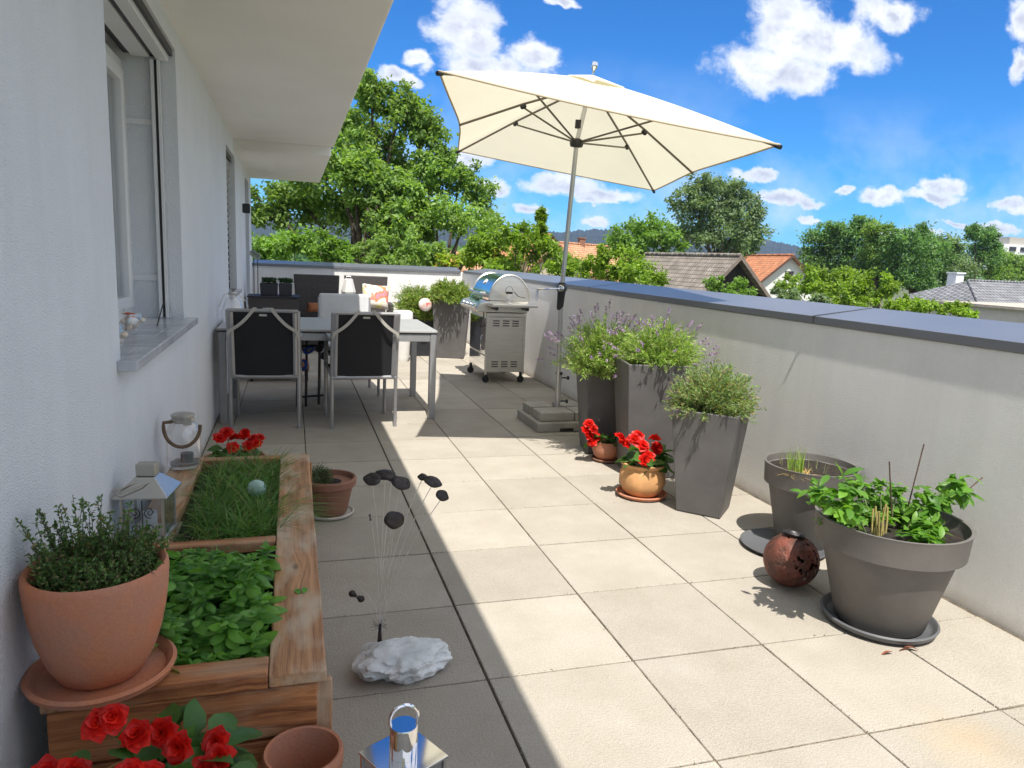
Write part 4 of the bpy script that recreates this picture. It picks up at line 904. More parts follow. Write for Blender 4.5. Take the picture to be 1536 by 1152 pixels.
# folded frame under the table
def folded():
    t = thing('folding_trolley', 'black folded trolley frame with a blue strap leaning under the table', 'trolley', (-.5, 4.75, 0))
    f = MB()
    for (x, y) in ((-.545, 4.62), (-.475, 4.62), (-.37, 4.70), (-.31, 4.70)): f.tube([(x, y, .02), (x+.01, y+.03, .60)], .011, 8)
    f.tube([(-.545, 4.62, .10), (-.31, 4.70, .10)], .009, 8); f.tube([(-.54, 4.64, .52), (-.305, 4.72, .52)], .009, 8); build(f, 'frame', MT['black'], t)
    for (x, y, z) in ((-.37, 4.66, .50), (-.33, 4.66, .44), (-.35, 4.66, .56)):
        k = MB(); k.lathe([(.0, -.02), (.03, -.018), (.034, 0), (.03, .018), (0, .02)], (x, y, z), 16, axis=(.3, -1, .2)); build(k, 'wheel', MT['black'], t)
    s = MB(); cc = PY(463, 525, 4.45); s.tube([cc+[.035*cos(a), 0, .022*sin(a)+.012*cos(a)] for a in np.linspace(0, 2*pi, 14)[:-1]], .010, 8, closed=True)
    c2_ = PY(455, 547, 4.45); s.tube([c2_+[.022*cos(a), 0, .034*sin(a)] for a in np.linspace(0, 2*pi, 14)[:-1]], .013, 8, closed=True); build(s, 'strap', MT['blue'], t)
folded()
# pair of feet of chair legs seen under the table
def bench():
    t = thing('wooden_bench', 'low reddish wooden bench glimpsed between the chair legs under the table', 'bench', (-.72, 6.1, 0))
    b = MB(); b.box((-1.0, 5.95, .10), (-.42, 6.3, .19)); build(b, 'seat', MT['wood'], t, smooth=0, bevel=.006)
    for x in (-.98, -.46):
        for y in (5.96, 6.26): build(MB().box((x, y, 0), (x+.03, y+.03, .099)), 'leg', MT['black'], t, smooth=0)
bench()

# ---------- things on the table
def jarthing(name, label, c, r, h, cat, mat=MT['glass'], neck=.7, handle=None, lid=None):
    t = thing(name, label, cat, c); b = MB(); x, y, z = c
    b.lathe([(r*.8, 0.001), (r*.97, h*.05), (r, h*.2), (r, h*.62), (r*.93, h*.72), (r*neck, h*.82), (r*neck, h), (r*neck*.93, h), (r*neck*.93, h*.83), (r*.90, h*.70), (r*.95, h*.6), (r*.95, h*.12), (r*.75, h*.06), (0, h*.06)], c, 32)
    build(b, 'glass', mat, t, smooth=50); return t
def decanter():
    c = PZ(384, 462, .712); c = np.array([-1.02, 4.55, .713]); t = thing('glass_carafe', 'clear glass carafe with a metal collar standing on the table by the house wall', 'carafe', c)
    b = MB(); b.lathe([(.07, .001), (.085, .02), (.088, .08), (.06, .17), (.03, .21), (.028, .25), (.036, .262), (.033, .262), (.025, .25), (.027, .21), (.056, .168), (.083, .08), (.08, .02), (0, .01)], c, 32); build(b, 'glass', MT['glass'], t, smooth=50)
    k = MB(); k.lathe([(.0295, .215), (.033, .22), (.033, .235), (.0295, .24)], c, 24); build(k, 'collar', MT['lantern'], t)
    k = MB(); k.tube([c+[.03, 0, .225], c+[.075, -.02, .20], c+[.11, -.03, .15], c+[.115, -.03, .02]], .003, 6); k.tube([c+[-.03, 0, .225], c+[-.06, .0, .22], c+[-.085, .01, .17], c+[-.10, .01, .12]], .004, 6); build(k, 'wire_handle', MT['wire'], t)
decanter()
jt = jarthing('glass_jar', 'small lidded glass jar standing in the middle of the table behind the left chair', (-.76, 4.5, .713), .045, .10, 'jar', neck=.88)
k = MB(); k.lathe([(.0, .104), (.042, .104), (.044, .115), (.042, .122), (0, .124)], (-.76, 4.5, .713), 24); build(k, 'lid', MT['lantern'], jt)

# ---------- far end: rattan box, planters, armchairs, lamp, cushions
def far_end():
    t = thing('rattan_box', 'dark rattan storage box in the far corner by the house wall', 'storage box', (-.82, 8.05, 0))
    b = MB(); b.box((-1.09, 7.85, .0), (-.50, 8.3, .70)); build(b, 'body', MT['rattan'], t, smooth=0, bevel=.006)
    b = MB(); b.box((-1.10, 7.84, .702), (-.49, 8.31, .722)); build(b, 'lid', MT['anthra'], t, smooth=0, bevel=.004)
    for (x0, x1, lb, n) in ((-.955, -.745, 'square black planter on the rattan box, nearer the house wall', 0), (-.735, -.575, 'square black planter with a low green plant on the right of the rattan box', 1)):
        p = thing('planter', lb, 'planter', ((x0+x1)/2, 8.05, .723), 'black planters on the rattan box')
        b = MB(); b.box((x0, 7.93, .724), (x1, 8.14, .868+.004*n), taper=.93); build(b, 'pot', MT['anthra'], p, smooth=0, bevel=.003)
        build(MB().box((x0+.01, 7.94, .86), (x1-.01, 8.13, .873)), 'soil', MT['soil'], p, smooth=0)
        mb = MB(); c = np.array([(x0+x1)/2, 8.03, .875]); P = disc_pts(420, c, .085); D = sph_dirs(420); D[:, 2] = abs(D[:, 2])+.3
        P = P+[0, 0, .0]; P[:, 2] += RNG.uniform(0, .05, 420); leaves(mb, P, D, .03, .014, .2); build(mb, 'plant', leafmat('dark_herb', (.02, .055, .018), (.04, .09, .03), .3), p, smooth=0)
    # rattan armchairs
    def armchair(loc, rz, label, cush=None):
        a = thing('rattan_armchair', label, 'armchair', (0, 0, 0), 'rattan armchairs along the far wall')
        s = MB(); s.box((-.24, -.5, .0), (.24, -.02, .40)); build(s, 'seat', MT['rattan'], a, smooth=0, bevel=.01)
        b = MB(); b.box((-.27, -.06, .0), (.27, .01, .97)); v = b.v[-1]; v[4:, 1] += .10; v[4:, 0] *= 1.12; v[:4, 0] *= .92; build(b, 'backrest', MT['rattan'], a, smooth=0, bevel=.012)
        for s_ in (-1, 1):
            r = MB(); x = s_*.285; r.box((x-.03, -.52, 0), (x+.03, -.05, .62)); v = r.v[-1]; v[4:, 0] += s_*.035; build(r, 'arm', MT['rattan'], a, smooth=0, bevel=.01)
        a.location = loc; a.rotation_euler = (0, 0, rz); return a
    armchair((-.25, 8.75, 0), radians(4), 'dark rattan armchair half in shade against the far wall')
    armchair((.42, 8.95, 0), radians(-3), 'rattan armchair in the sun on the right, holding the colourful cushion')
    # cushions
    def pillow(nm, label, c, w, h, mat, ry=0, rz=0, tilt=-.25, rnd=False):
        mb = MB(); n = 18; V = []; 
        for sgn in (1, -1):
            for i in range(n+1):
                for j in range(n+1):
                    u, v = i/n*2-1, j/n*2-1
                    if rnd: q = max(abs(u), abs(v)); l = math.hypot(u, v)+1e-6; uu, vv = u*q/l, v*q/l; th = .045*max(0, 1-q*q)**.6; 
                    else: uu = u*(1-.06*(1-v*v)*0-.05*v*v*0-.07*(1-abs(v))*abs(u)**3); vv = v*(1-.07*(1-abs(u))*abs(v)**3); th = .075*((1-u**4)*(1-v**4))**.55
                    V.append([uu*w/2, -sgn*th, vv*h/2])
        V = np.array(V); m2 = (n+1)**2; F = []
        for i in range(n):
            for j in range(n):
                a = i*(n+1)+j; F += [(a, a+n+1, a+n+2, a+1), (m2+a, m2+a+1, m2+a+n+2, m2+a+n+1)]
        ct, st_ = cos(tilt), sin(tilt); V2 = V.copy(); V2[:, 1] = V[:, 1]*ct-V[:, 2]*st_; V2[:, 2] = V[:, 1]*st_+V[:, 2]*ct
        cr, sr = cos(ry), sin(ry); V3 = V2.copy(); V3[:, 0] = V2[:, 0]*cr+V2[:, 2]*sr; V3[:, 2] = -V2[:, 0]*sr+V2[:, 2]*cr
        mb.add(V3+np.array(c), F); return build(mb, nm, mat, None, smooth=180, label=label, cat='cushion', loc=c)
    def floral(name, cols, sc_):
        m_ = bpy.data.materials.new(name); m_.use_nodes = True; nt = m_.node_tree; N = nt.nodes; L = nt.links; b = N['Principled BSDF']; b.inputs['Roughness'].default_value = .9
        tc = N.new('ShaderNodeTexCoord'); nz = N.new('ShaderNodeTexNoise'); nz.inputs['Scale'].default_value = sc_; nz.inputs['Detail'].default_value = 3; L.new(tc.outputs['Object'], nz.inputs[0])
        rp = N.new('ShaderNodeValToRGB'); rp.color_ramp.interpolation = 'EASE'; el = rp.color_ramp.elements; el[0].position = .34; el[0].color = cols[0]+(1,); el[1].position = .64; el[1].color = cols[-1]+(1,)
        for i, c in enumerate(cols[1:-1]): e = el.new(.40+.16*i/max(1, len(cols)-3)); e.color = c+(1,)
        L.new(nz.outputs[0], rp.inputs[0]); L.new(rp.outputs[0], b.inputs[0]); return m_
    c = PY(563, 445, 8.55); pillow('cushion', 'square cushion with yellow, orange and pink patches on the sunny rattan armchair', c, .37, .33, floral('patchwork_fabric', [(.75, .70, .12), (.75, .68, .55), (.75, .72, .70), (.70, .22, .08), (.60, .25, .32)], 7.0), ry=.08)
    c = PY(638, 457, 7.6); pillow('cushion', 'round white cushion with a red flower print among the planters', c, .17, .17, floral('rose_print', [(.62, .61, .60), (.62, .60, .58), (.60, .42, .38), (.55, .12, .12)], 13.0), rnd=True, ry=.1)
    c = PY(472, 461, 8.25); pillow('cushion', 'small rust brown cushion on the shaded rattan armchair', c, .20, .12, pm('rust_fabric', (.33, .13, .06), .9, var=.1))
    # white lantern on a small side table
    q = PY(523, 448, 8.2); zt = q[2]
    st = thing('side_table', 'small dark side table with a glass top between the rattan armchairs', 'side table', (q[0], 8.25, 0))
    b = MB(); b.lathe([(.0, 0), (.14, 0), (.145, .012), (0, .014)], (q[0], 8.25, zt-.02), 28); build(b, 'tabletop', MT['gglass'], st)
    for a in range(3): b = MB(); an = a*2.1; b.tube([(q[0]+.11*cos(an), 8.25+.11*sin(an), 0), (q[0]+.09*cos(an), 8.25+.09*sin(an), zt-.021)], .010, 8); build(b, 'leg', MT['black'], st)
    lb = MB(); cc = (q[0], 8.25, zt-.004); lb.lathe([(.055, 0), (.06, .01), (.095, .09), (.09, .11), (.055, .25), (.045, .26), (0, .262)], cc, 6); lm = thing('paper_lantern', 'tall white tapered lantern on the side table in front of the far wall', 'lantern', cc); build(lb, 'shade', pm('paper_white', (.8, .79, .76), .8, var=.02, trans=.3), lm, smooth=0)
    k = MB(); k.tube([np.array(cc)+[-.03, 0, .262], np.array(cc)+[-.028, 0, .29], np.array(cc)+[.028, 0, .29], np.array(cc)+[.03, 0, .262]], .004, 6); build(k, 'handle', MT['wire'], lm)
    # white rounded tub between chair and planters
    q = PY(604, 487, 7.35); w = thing('white_tub', 'tall white rounded tub standing beside the low dark planter', 'tub', (q[0], 7.35, 0))
    b = MB(); b.lathe([(.07, 0), (.085, .05), (.10, .3), (.125, .52), (.12, .60), (.10, .62), (.09, .60), (0, .58)], (q[0], 7.35, 0), 28); build(b, 'body', MT['white'], w, smooth=50)
    # stakes with glass flowers
    for i, (px, top, lb) in enumerate(((380, 380, 'thin garden stake with a pale glass flower, the one nearer the wall'), (386, 384, 'thin garden stake with a pale glass flower, slightly right of its twin'))):
        p = PY(px, top, 8.7); s = thing('garden_stake', lb, 'garden stake', (p[0], 8.7, 0), 'garden stakes in the far corner')
        b = MB(); b.tube([(p[0], 8.7, 0), (p[0]+.004, 8.7, p[2])], .006, 6); build(b, 'rod', MT['black'], s)
        f = MB(); n = 7; a = np.arange(n)*2*pi/n; bigleaves(f, np.tile(p, (n, 1)), np.stack([np.cos(a), -.4+0*a, np.sin(a)], 1), .055, .04, .1, up=np.tile([0, -1., 0], (n, 1))); build(f, 'flower', pm('pale_glass_petals', (.45, .5, .42), .2, trans=.4), s, smooth=180)
far_end()

# ---------- tall square planters
def planter_box(parent, c, top, bot, h, rot, mat, wall=.018):
    """c: centre on the floor; flares from bot to top width"""
    def sq(w, z):
        return [np.array([c[0]+cos(rot)*x*w/2-sin(rot)*y*w/2, c[1]+sin(rot)*x*w/2+cos(rot)*y*w/2, z]) for x, y in ((-1, -1), (1, -1), (1, 1), (-1, 1))]
    rings = [sq(bot, .004), sq(top, h), sq(top-2*wall, h), sq(top-2*wall-.01, h-.06)]
    V = [p for r in rings for p in r]; F = [(3, 2, 1, 0)]
    for k in range(3):
        for i in range(4): F.append((k*4+i, k*4+(i+1) % 4, k*4+4+(i+1) % 4, k*4+4+i))
    build(MB().add(V, F), 'pot', mat, parent, smooth=0, bevel=.006, seg=3)
    so = sq(top-2*wall-.006, h-.045); build(MB().add(so, [(0, 1, 2, 3)]), 'soil', MT['soil'], parent, smooth=0)
lav_leaf = leafmat('lavender_leaves', (.15, .26, .055), (.36, .52, .13), .42, .6, .25, 8, (.40, .38, .24))
lav_grey = leafmat('grey_herb_leaves', (.12, .21, .075), (.32, .42, .18), .4, .6, .25, 8, (.42, .30, .18))
twig = pm('dry_twigs', (.25, .19, .12), .9, var=.25, vs=20)
violet = leafmat('lavender_flowers', (.22, .13, .34), (.46, .34, .58), .3, .7, .2, 8, (.52, .44, .50))
stemg = pm('green_stems', (.16, .22, .08), .7, var=.2, vs=10)
def bushy(parent, c, rx, rz, nst, nl, mat, seed, leafl=.028, tilt=.9, tw=True, upw=1.0, spikes=0, sp_len=.22, lw=.22, ry=None):
    rg = np.random.default_rng(seed); ry = ry or rx; c = np.array(c)
    d = rg.normal(size=(nst, 3)); d[:, 2] = abs(d[:, 2])*1.1+.12*upw; d = unit(d)
    end = c + d*np.array([rx, ry, rz])*rg.uniform(.65, 1.05, (nst, 1)); st = c + np.stack([rg.normal(size=nst)*rx*.18, rg.normal(size=nst)*ry*.18, np.zeros(nst)], 1)
    if tw: tb = MB(); thin_stems(tb, st, end, .0016); build(tb, 'stem', twig if tw is True else tw, parent, smooth=0)
    k = nl; t = rg.uniform(.30, 1.04, (nst, k, 1)); P = (st[:, None]*(1-t)+end[:, None]*t + rg.normal(size=(nst, k, 3))*.006).reshape(-1, 3)
    D = (unit(end-st)[:, None]*upw + rg.normal(size=(nst, k, 3))*.65*tilt).reshape(-1, 3)
    mb = MB(); leaves(mb, P, D, leafl*rg.uniform(.6, 1.2, len(P)), leafl*lw, .2, .1, None, rg); build(mb, 'foliage', mat, parent, smooth=0)
    if spikes:
        d = rg.normal(size=(spikes, 3)); d[:, 2] = abs(d[:, 2])+.35; d = unit(d); s0 = c+d*np.array([rx, ry, rz])*.6; s1 = s0+d*sp_len*rg.uniform(.7, 1.15, (spikes, 1))+rg.normal(size=(spikes, 3))*.02
        tb = MB(); thin_stems(tb, s0, s1, .0011); build(tb, 'flower_stalk', stemg, parent, smooth=0)
        fl = MB(); m_ = 26; t = rg.uniform(-.02, .035, (spikes, m_, 1)); P = (s1[:, None]+unit(s1-s0)[:, None]*t+rg.normal(size=(spikes, m_, 3))*.0028).reshape(-1, 3)
        leaves(fl, P, rg.normal(size=(len(P), 3))+np.repeat(unit(s1-s0), m_, 0), .012, .008, .3, 0, None, rg); build(fl, 'flower_head', violet, parent, smooth=0)
g3 = 'tall grey flared planters along the right parapet'
P1 = thing('planter', 'tall flared grey square planter with a grey-green herb bush, nearest the viewer', 'planter', (1.60, 1.84, 0), g3)
planter_box(P1, (1.56, 1.815), .345, .235, .565, radians(-45), MT['taupe'])
bushy(P1, (1.56, 1.815, .52), .25, .28, 330, 38, lav_grey, 31, .030, tw=True, upw=1.1)
P2 = thing('planter', 'tallest flared grey square planter, with lavender, in the middle of the three', 'planter', (1.60, 2.55, 0), g3)
planter_box(P2, (1.575, 2.53), .42, .30, .715, radians(-12), MT['taupe'])
bushy(P2, (1.60, 2.50, .68), .29, .28, 330, 34, lav_leaf, 32, .030, spikes=40, sp_len=.17)
P3 = thing('planter', 'flared grey square planter with a lavender bush leaning left, farthest of the three', 'planter', (1.52, 3.1, 0), g3)
planter_box(P3, (1.50, 3.07), .36, .25, .60, radians(-10), MT['taupe'])
bushy(P3, (1.42, 2.93, .56), .33, .38, 420, 34, lav_leaf, 33, .032, spikes=70, sp_len=.21)

# far planters beside the grill
F1 = thing('planter', 'tall taupe square planter with grassy foliage between table and grill', 'planter', (1.4, 7.75, 0))
planter_box(F1, (1.405, 7.78), .47, .37, .745, radians(-16), MT['taupe'])
def grassy(parent, c, r, n, L, mat, seed, bend=.5, w=.006, spread=.6):
    rg = np.random.default_rng(seed); P = disc_pts(n, c, r, rg); D = rg.normal(size=(n, 3))*spread; D[:, 2] = 1
    mb = MB(); blades(mb, P, D, L*rg.uniform(.5, 1.1, n), w, bend*rg.uniform(.3, 1.3, n), rg); build(mb, 'grass', mat, parent, smooth=0)
grassm = leafmat('bright_grass', (.12, .20, .035), (.28, .38, .10), .4, .55, .2, 8, (.42, .38, .18))
bushy(F1, (1.36, 7.70, .72), .34, .26, 260, 26, grassm, 34, .06, tw=False, lw=.26)
F2 = thing('planter', 'low black planter with bright trailing foliage in front of the far wall', 'planter', (1.02, 7.85, 0))
planter_box(F2, (1.03, 7.95), .34, .30, .55, radians(0), MT['anthra'])
bushy(F2, (1.0, 7.95, .56), .30, .26, 220, 26, grassm, 35, .06, tw=False, lw=.26); bushy(F2, (1.10, 7.80, .48), .18, .14, 120, 22, grassm, 36, .05, tw=False, lw=.26)
F3 = thing('planter', 'planter with a green bush behind the two others by the far wall', 'planter', (1.1, 8.9, 0))
planter_box(F3, (1.10, 9.0), .40, .34, .62, 0, MT['taupe']); bushy(F3, (1.12, 9.0, .66), .30, .22, 120, 22, grassm, 37, .05, tw=False, lw=.16)

# ---------- grill
def grill():
    t = thing('gas_grill', 'stainless steel gas grill on wheels with a rounded hood, standing by the right parapet', 'grill', (1.6, 6.2, 0))
    x0, x1, y0, y1 = 1.36, 1.765, 5.78, 6.50
    b = MB(); b.box((x0, y0, .115), (x1, y1, .70)); bd = build(b, 'cabinet', MT['steel'], t, smooth=0, bevel=.008)
    v = MB()
    for z0 in (.17, .60):
        for i in range(3):
            for k in range(3): v.box((x0+.06+i*.105, y0-.0045, z0+k*.025), (x0+.13+i*.105, y0-.0015, z0+k*.025+.012))
    build(v, 'vent', pm('vent_shadow', (.10, .095, .085), .6), bd, smooth=0)
    f = MB()
    for x in (x0-.012, x1-.012):
        f.box((x, y0-.014, .09), (x+.024, y0-.002, .74))
    f.box((x0-.012, y0-.0135, .700), (x1+.012, y1, .74)); build(f, 'frame', MT['steel'], t, smooth=0, bevel=.004)
    d = MB(); d.box((x0-.014, y0+.02, .30), (x0-.002, y1-.02, .68)); d.box((x0-.012, y0+.02, .13), (x0-.002, y1-.02, .285)); dd = build(d, 'door', MT['chrome'], t, smooth=0, bevel=.004)
    h = MB(); h.tube([(x0-.03, y0+.08, .5), (x0-.04, y0+.08, .48), (x0-.04, y0+.08, .36), (x0-.03, y0+.08, .34)], .006, 8); build(h, 'handle', MT['chrome'], dd)
    # firebox with sloped front panel
    p = MB(); Y0, Y1 = y0-.02, y1+.05
    prof = [(x0-.10, .745), (x0-.125, .77), (x0-.10, .83), (x0+.02, .862), (x1+.02, .862), (x1+.02, .745)]
    V = [(x, y, z) for y in (Y0, Y1) for x, z in prof]; n = len(prof); p.add(V, [tuple(range(n)), tuple(range(2*n-1, n-1, -1))]+[(i, n+i, n+(i+1) % n, (i+1) % n) for i in range(n)])
    build(p, 'firebox', MT['steel'], t, smooth=0, bevel=.006)
    for i in range(4):
        k = MB(); k.lathe([(.026, 0), (.024, .02), (.018, .026), (0, .027)], (x0-.113, Y0+.12+i*.17, .80), 18, axis=(-.92, 0, .38)); build(k, 'knob', MT['chrome'], t)
    # barrel hood
    cx, cz, R = (x0+x1)/2+.02, .868, .225; hd = MB(); K = 24; pr = []
    for i in range(K+1):
        a = pi*(1-i/K); pr.append((cx+R*cos(a)*.97, cz+R*1.18*sin(a)))
    n = len(pr); V = [(x, y, z) for y in (Y0+.012, Y1-.03) for x, z in pr]
    hd.add(V, [(i, i+1, n+i+1, n+i) for i in range(n-1)]); build(hd, 'hood', pm('hood_steel', (.74, .74, .74), .13, metal=1, var=.03), t, smooth=50)
    for y in (Y0+.010, Y1-.028):
        e = MB(); e.add([(x, y, z) for x, z in pr]+[(x, y+.006, z) for x, z in pr], [tuple(range(n))[::-1], tuple(range(n, 2*n))]+[(i, i+1, n+i+1, n+i) for i in range(n-1)]); e2 = build(e, 'hood_end', MT['steel'], t, smooth=30)
        rm = MB(); rm.tube([(x, y-.002, z) for x, z in pr], .008, 6); build(rm, 'rim', MT['steel'], e2)
    h = MB(); h.tube([(cx-R-.005, Y0+.12, cz+.07), (cx-R-.055, Y0+.12, cz+.07), (cx-R-.055, Y1-.12, cz+.07), (cx-R-.005, Y1-.12, cz+.07)], .012, 10); build(h, 'hood_handle', MT['chrome'], t)
    th = MB(); th.lathe([(.03, 0), (.03, .008), (0, .009)], (cx-R*.72, (Y0+Y1)/2, cz+R*.80), 20, axis=(-.75, 0, .66)); build(th, 'thermometer', MT['white'], t)
    # side shelf towards the viewer
    s = MB(); s.box((x0-.02, y0-.26, .815), (x1+.055, Y0-.002, .845)); s.v[-1][:, 2] += 0; build(s, 'side_shelf', MT['steel'], t, smooth=0, bevel=.006)
    br = MB(); br.box((x0+.03, y0-.22, .78), (x0+.05, Y0-.004, .813)); br.box((x1-.05, y0-.22, .78), (x1-.03, Y0-.004, .813)); build(br, 'shelf_bracket', MT['black'], t, smooth=0)
    for (x, y) in ((x0+.01, y0+.03), (x1-.01, y0+.03), (x0-.0, y1-.05), (x1-.01, y1-.05)):
        w = MB(); w.lathe([(.0, -.014), (.030, -.014), (.037, -.008), (.037, .008), (.030, .014), (0, .014)], (x, y, .038), 20, axis=(.35, 1, 0)); wo = build(w, 'caster', MT['black'], t, smooth=40)
        k = MB(); k.box((x-.012, y-.022, .05), (x+.012, y+.022, .1145)); build(k, 'fork', MT['black'], wo, smooth=0)
    k = MB(); k.tube([(x0-.02, y0+.10, .80), (x0-.03, y0+.04, .70), (x0-.055, y0+.12, .62), (x0-.01, y0+.2, .56)], .006, 6); build(k, 'gas_hose', MT['black'], t)
    # jar on the side shelf and a glass bowl on the front ledge
    q = (1.545, 5.655, .846); j = jarthing('glass_jar', 'wire-handled glass jar holding a small candle on the side shelf of the grill', q, .042, .12, 'jar', neck=.75)
    k = MB(); c = np.array(q); k.tube([c+[.033*cos(a)*1.2, 0, .12+.055*sin(a)] for a in np.linspace(0, pi, 9)], .002, 5); k.tube([c+[.05, 0, .12], c+[.10, .0, .075], c+[.17, .0, .062]], .004, 6); k.lathe([(.033, .10), (.036, .105), (.036, .115), (.033, .12)], c, 20); build(k, 'wire_handle', MT['rustleaf'], j)
    k = MB(); k.lathe([(.0, .012), (.02, .012), (.02, .05), (0, .05)], c, 16); build(k, 'candle', MT['white'], j)
    q = np.array([1.235, 5.80, .835]); j = thing('glass_bowl', 'round glass bowl of pale pebbles resting on the front ledge of the grill', 'bowl', q)
    k = MB(); k.lathe([(.03, 0), (.055, .02), (.07, .055), (.06, .09), (.045, .105), (.043, .105), (.057, .09), (.066, .055), (.05, .024), (0, .008)], q, 28); build(k, 'glass', MT['gglass'], j, smooth=60)
    k = MB(); rg = np.random.default_rng(4)
    for _ in range(26):
        d = rg.normal(size=3); d = d/np.linalg.norm(d)*rg.uniform(0, .040); r = rg.uniform(.008, .013); k.lathe([(0, -r*.7), (r*.8, -r*.4), (r, 0), (r*.8, r*.4), (0, r*.7)], q+[0, 0, .052]+d*[1, 1, .7], 8, axis=rg.normal(size=3))
    build(k, 'pebble', pm('pale_pebbles', (.55, .48, .30), .6, var=.3, vs=40, island=.3), j, label=None)
grill()

# ---------- round pots on the right
def round_pot(parent, c, rt, rb, h, mat, lip=.11, soil=.05, wall=.008):
    x, y, z = c; b = MB()
    b.lathe([(0, z+.003), (rb*.96, z+.003), (rb, z+.012), (rt*.90*(1-lip*.25), z+h-lip), (rt*.975, z+h-lip+.010), (rt, z+h-.012), (rt+.004, z+h), (rt-wall, z+h), (rt-wall-.004, z+h-.03), (rt*.92, z+h-soil)], (x, y, 0), 72)
    build(b, 'pot', mat, parent, smooth=35)
    s = MB(); n = 40; V = [(x, y, z+h-soil+.008)]
    rg = np.random.default_rng(int(x*1000) % 97)
    for k in (.5, 1.0):
        for i in range(n): a = 2*pi*i/n; V.append((x+rt*.925*k*cos(a), y+rt*.925*k*sin(a), z+h-soil+rg.uniform(0, .006)))
    F = [(0, 1+i, 1+(i+1) % n) for i in range(n)]+[(1+i, 1+n+i, 1+n+(i+1) % n, 1+(i+1) % n) for i in range(n)]
    s.add(V, F); build(s, 'soil', MT['soil'], parent)
def saucer(parent, c, r, h, mat, name='saucer', th=.010, n=64):
    x, y, z = c; b = MB()
    b.lathe([(0, .002), (r*.86, .002), (r*.97, h*.55), (r*.985, h*.9), (r, h), (r-th*.5, h+th*.35), (r-th, h), (r-th*1.4, h*.6), (r*.84, .002+th*.6), (0, .002+th*.6)], (x, y, z), n)
    return build(b, name, mat, parent, smooth=35)
def big_pots():
    gp = 'large round grey pots by the right parapet'
    c = (1.548, .548, 0)
    t = thing('flower_pot', 'large round grey plastic pot of leafy pepper plants, nearest the viewer on the right', 'pot', c, gp)
    saucer(t, (c[0], c[1], 0), .205, .032, MT['saucer'], th=.014)
    round_pot(t, (c[0], c[1], .012), .262, .158, .405, MT['greypot'])
    # leafy plants: stems with whorls of broad leaves
    rg = np.random.default_rng(5); mb = MB(); sb = MB(); pts = []
    z0 = .375
    # pixel-found clumps turned into places above the pot
    cl = [(1235,745,.045),(1262,735,.05),(1290,728,.05),(1250,770,.045),(1275,760,.05),(1310,745,.05),(1330,760,.05),(1300,780,.04),(1345,735,.04),(1270,790,.035),(1225,735,.035),(1320,725,.03),
          (1370,770,.035),(1385,755,.04),(1405,745,.04),(1425,735,.045),(1440,728,.05),(1365,790,.04),(1390,790,.04),(1350,800,.035),(1410,770,.035)]
    for (px, py, r) in cl:
        d = rg.uniform(-.10, .10)
        if 1280 < px < 1352: d = rg.uniform(.05, .13); r *= .8
        y = c[1]+d-(.04 if py > 780 and d < .04 else 0); p = PY(px, py, y); p[2] = max(p[2], z0+.035)
        root = np.array([c[0]+(p[0]-c[0])*.55, c[1]+(y-c[1])*.6, z0]); sb.tube([root, root*.5+p*.5+[0, 0, .01], p], [.0035, .003, .002], 6)
        n = 36; r = r*1.25; D = rg.normal(size=(n, 3)); D[:, 2] = D[:, 2]*.5+.15; D = unit(D); P = p+rg.normal(size=(n, 3))*r*.34-np.array([0, 0, .3*r])*rg.uniform(0, 1, (n, 1))
        bigleaves(mb, P, D, r*rg.uniform(.7, 1.15, n), r*.46*rg.uniform(.8, 1.2, n), .35, .12, None, rg)
    for k in range(26):
        a = rg.uniform(0, 2*pi); q = .20*math.sqrt(rg.uniform(0, 1)); p = np.array([c[0]+q*cos(a), c[1]+q*sin(a), z0+rg.uniform(.012, .035)])
        if p[0]-c[0] > .05 and p[1]-c[1] < -.10: continue
        if abs(p[0]-PZ(1320, 806, z0)[0]) < .06 and p[1] < c[1]+.03: continue
        n = 14; D = rg.normal(size=(n, 3)); D[:, 2] = D[:, 2]*.4+.35; bigleaves(mb, np.tile(p, (n, 1))+rg.normal(size=(n, 3))*.012, D, rg.uniform(.030, .052, n), .022, .35, .12, None, rg)
    build(mb, 'foliage', leafmat('pepper_leaves', (.055, .165, .018), (.17, .34, .05), .4, .42, .2, 14), t, smooth=180); build(sb, 'stem', stemg, t)
    st = MB()
    for k in range(7):
        a = PZ(1308+k*3.4, 806-abs(k-3)*2, z0+.005); b = a+[rg.uniform(-.012, .012), rg.uniform(0, .02), rg.uniform(.07, .12)]; st.tube([a, (a+b)/2+[rg.uniform(-.004, .004), 0, 0], b], .0036, 6)
    build(st, 'dry_stalk', pm('straw_stalks', (.36, .30, .10), .8, var=.2, vs=30), t)
    for (x0, y0, x1, y1) in ((1338, 780, 1334, 692), (1362, 760, 1386, 666), (1440, 745, 1474, 716)):
        s = MB(); a = PY(x0, y0, c[1]+.02); b = PY(x1, y1, c[1]+.02); s.tube([a, b], .0026, 6); build(s, 'support_stick', pm('brown_stick', (.10, .06, .045), .8, var=.2, vs=40), t)
    g = MB(); p = PZ(1372, 775, z0+.02); g.lathe([(.018, 0), (.022, .01), (.022, .05), (.019, .055)], p, 16); build(g, 'plastic_cup', MT['glass'], t)
    q = np.array([1.455, .345, .006]); dlm = pm('dry_leaf_red', (.32, .11, .06), .8, var=.2, vs=50)
    for o_, d_ in (([0, 0, 0], [1, .3, .15]), ([.03, .01, .004], [.8, -.4, .2]), ([-.035, -.005, .002], [-1, .2, .1])): lf = MB(); bigleaves(lf, (q+o_)[None], np.array([d_], float), .045, .02, .3, .2); build(lf, 'dry_leaf', dlm, t, smooth=180)
    c = (1.812, 1.29, 0)
    t = thing('flower_pot', 'round grey pot with a few green shoots and straw, half hidden behind the nearer one', 'pot', c, gp)
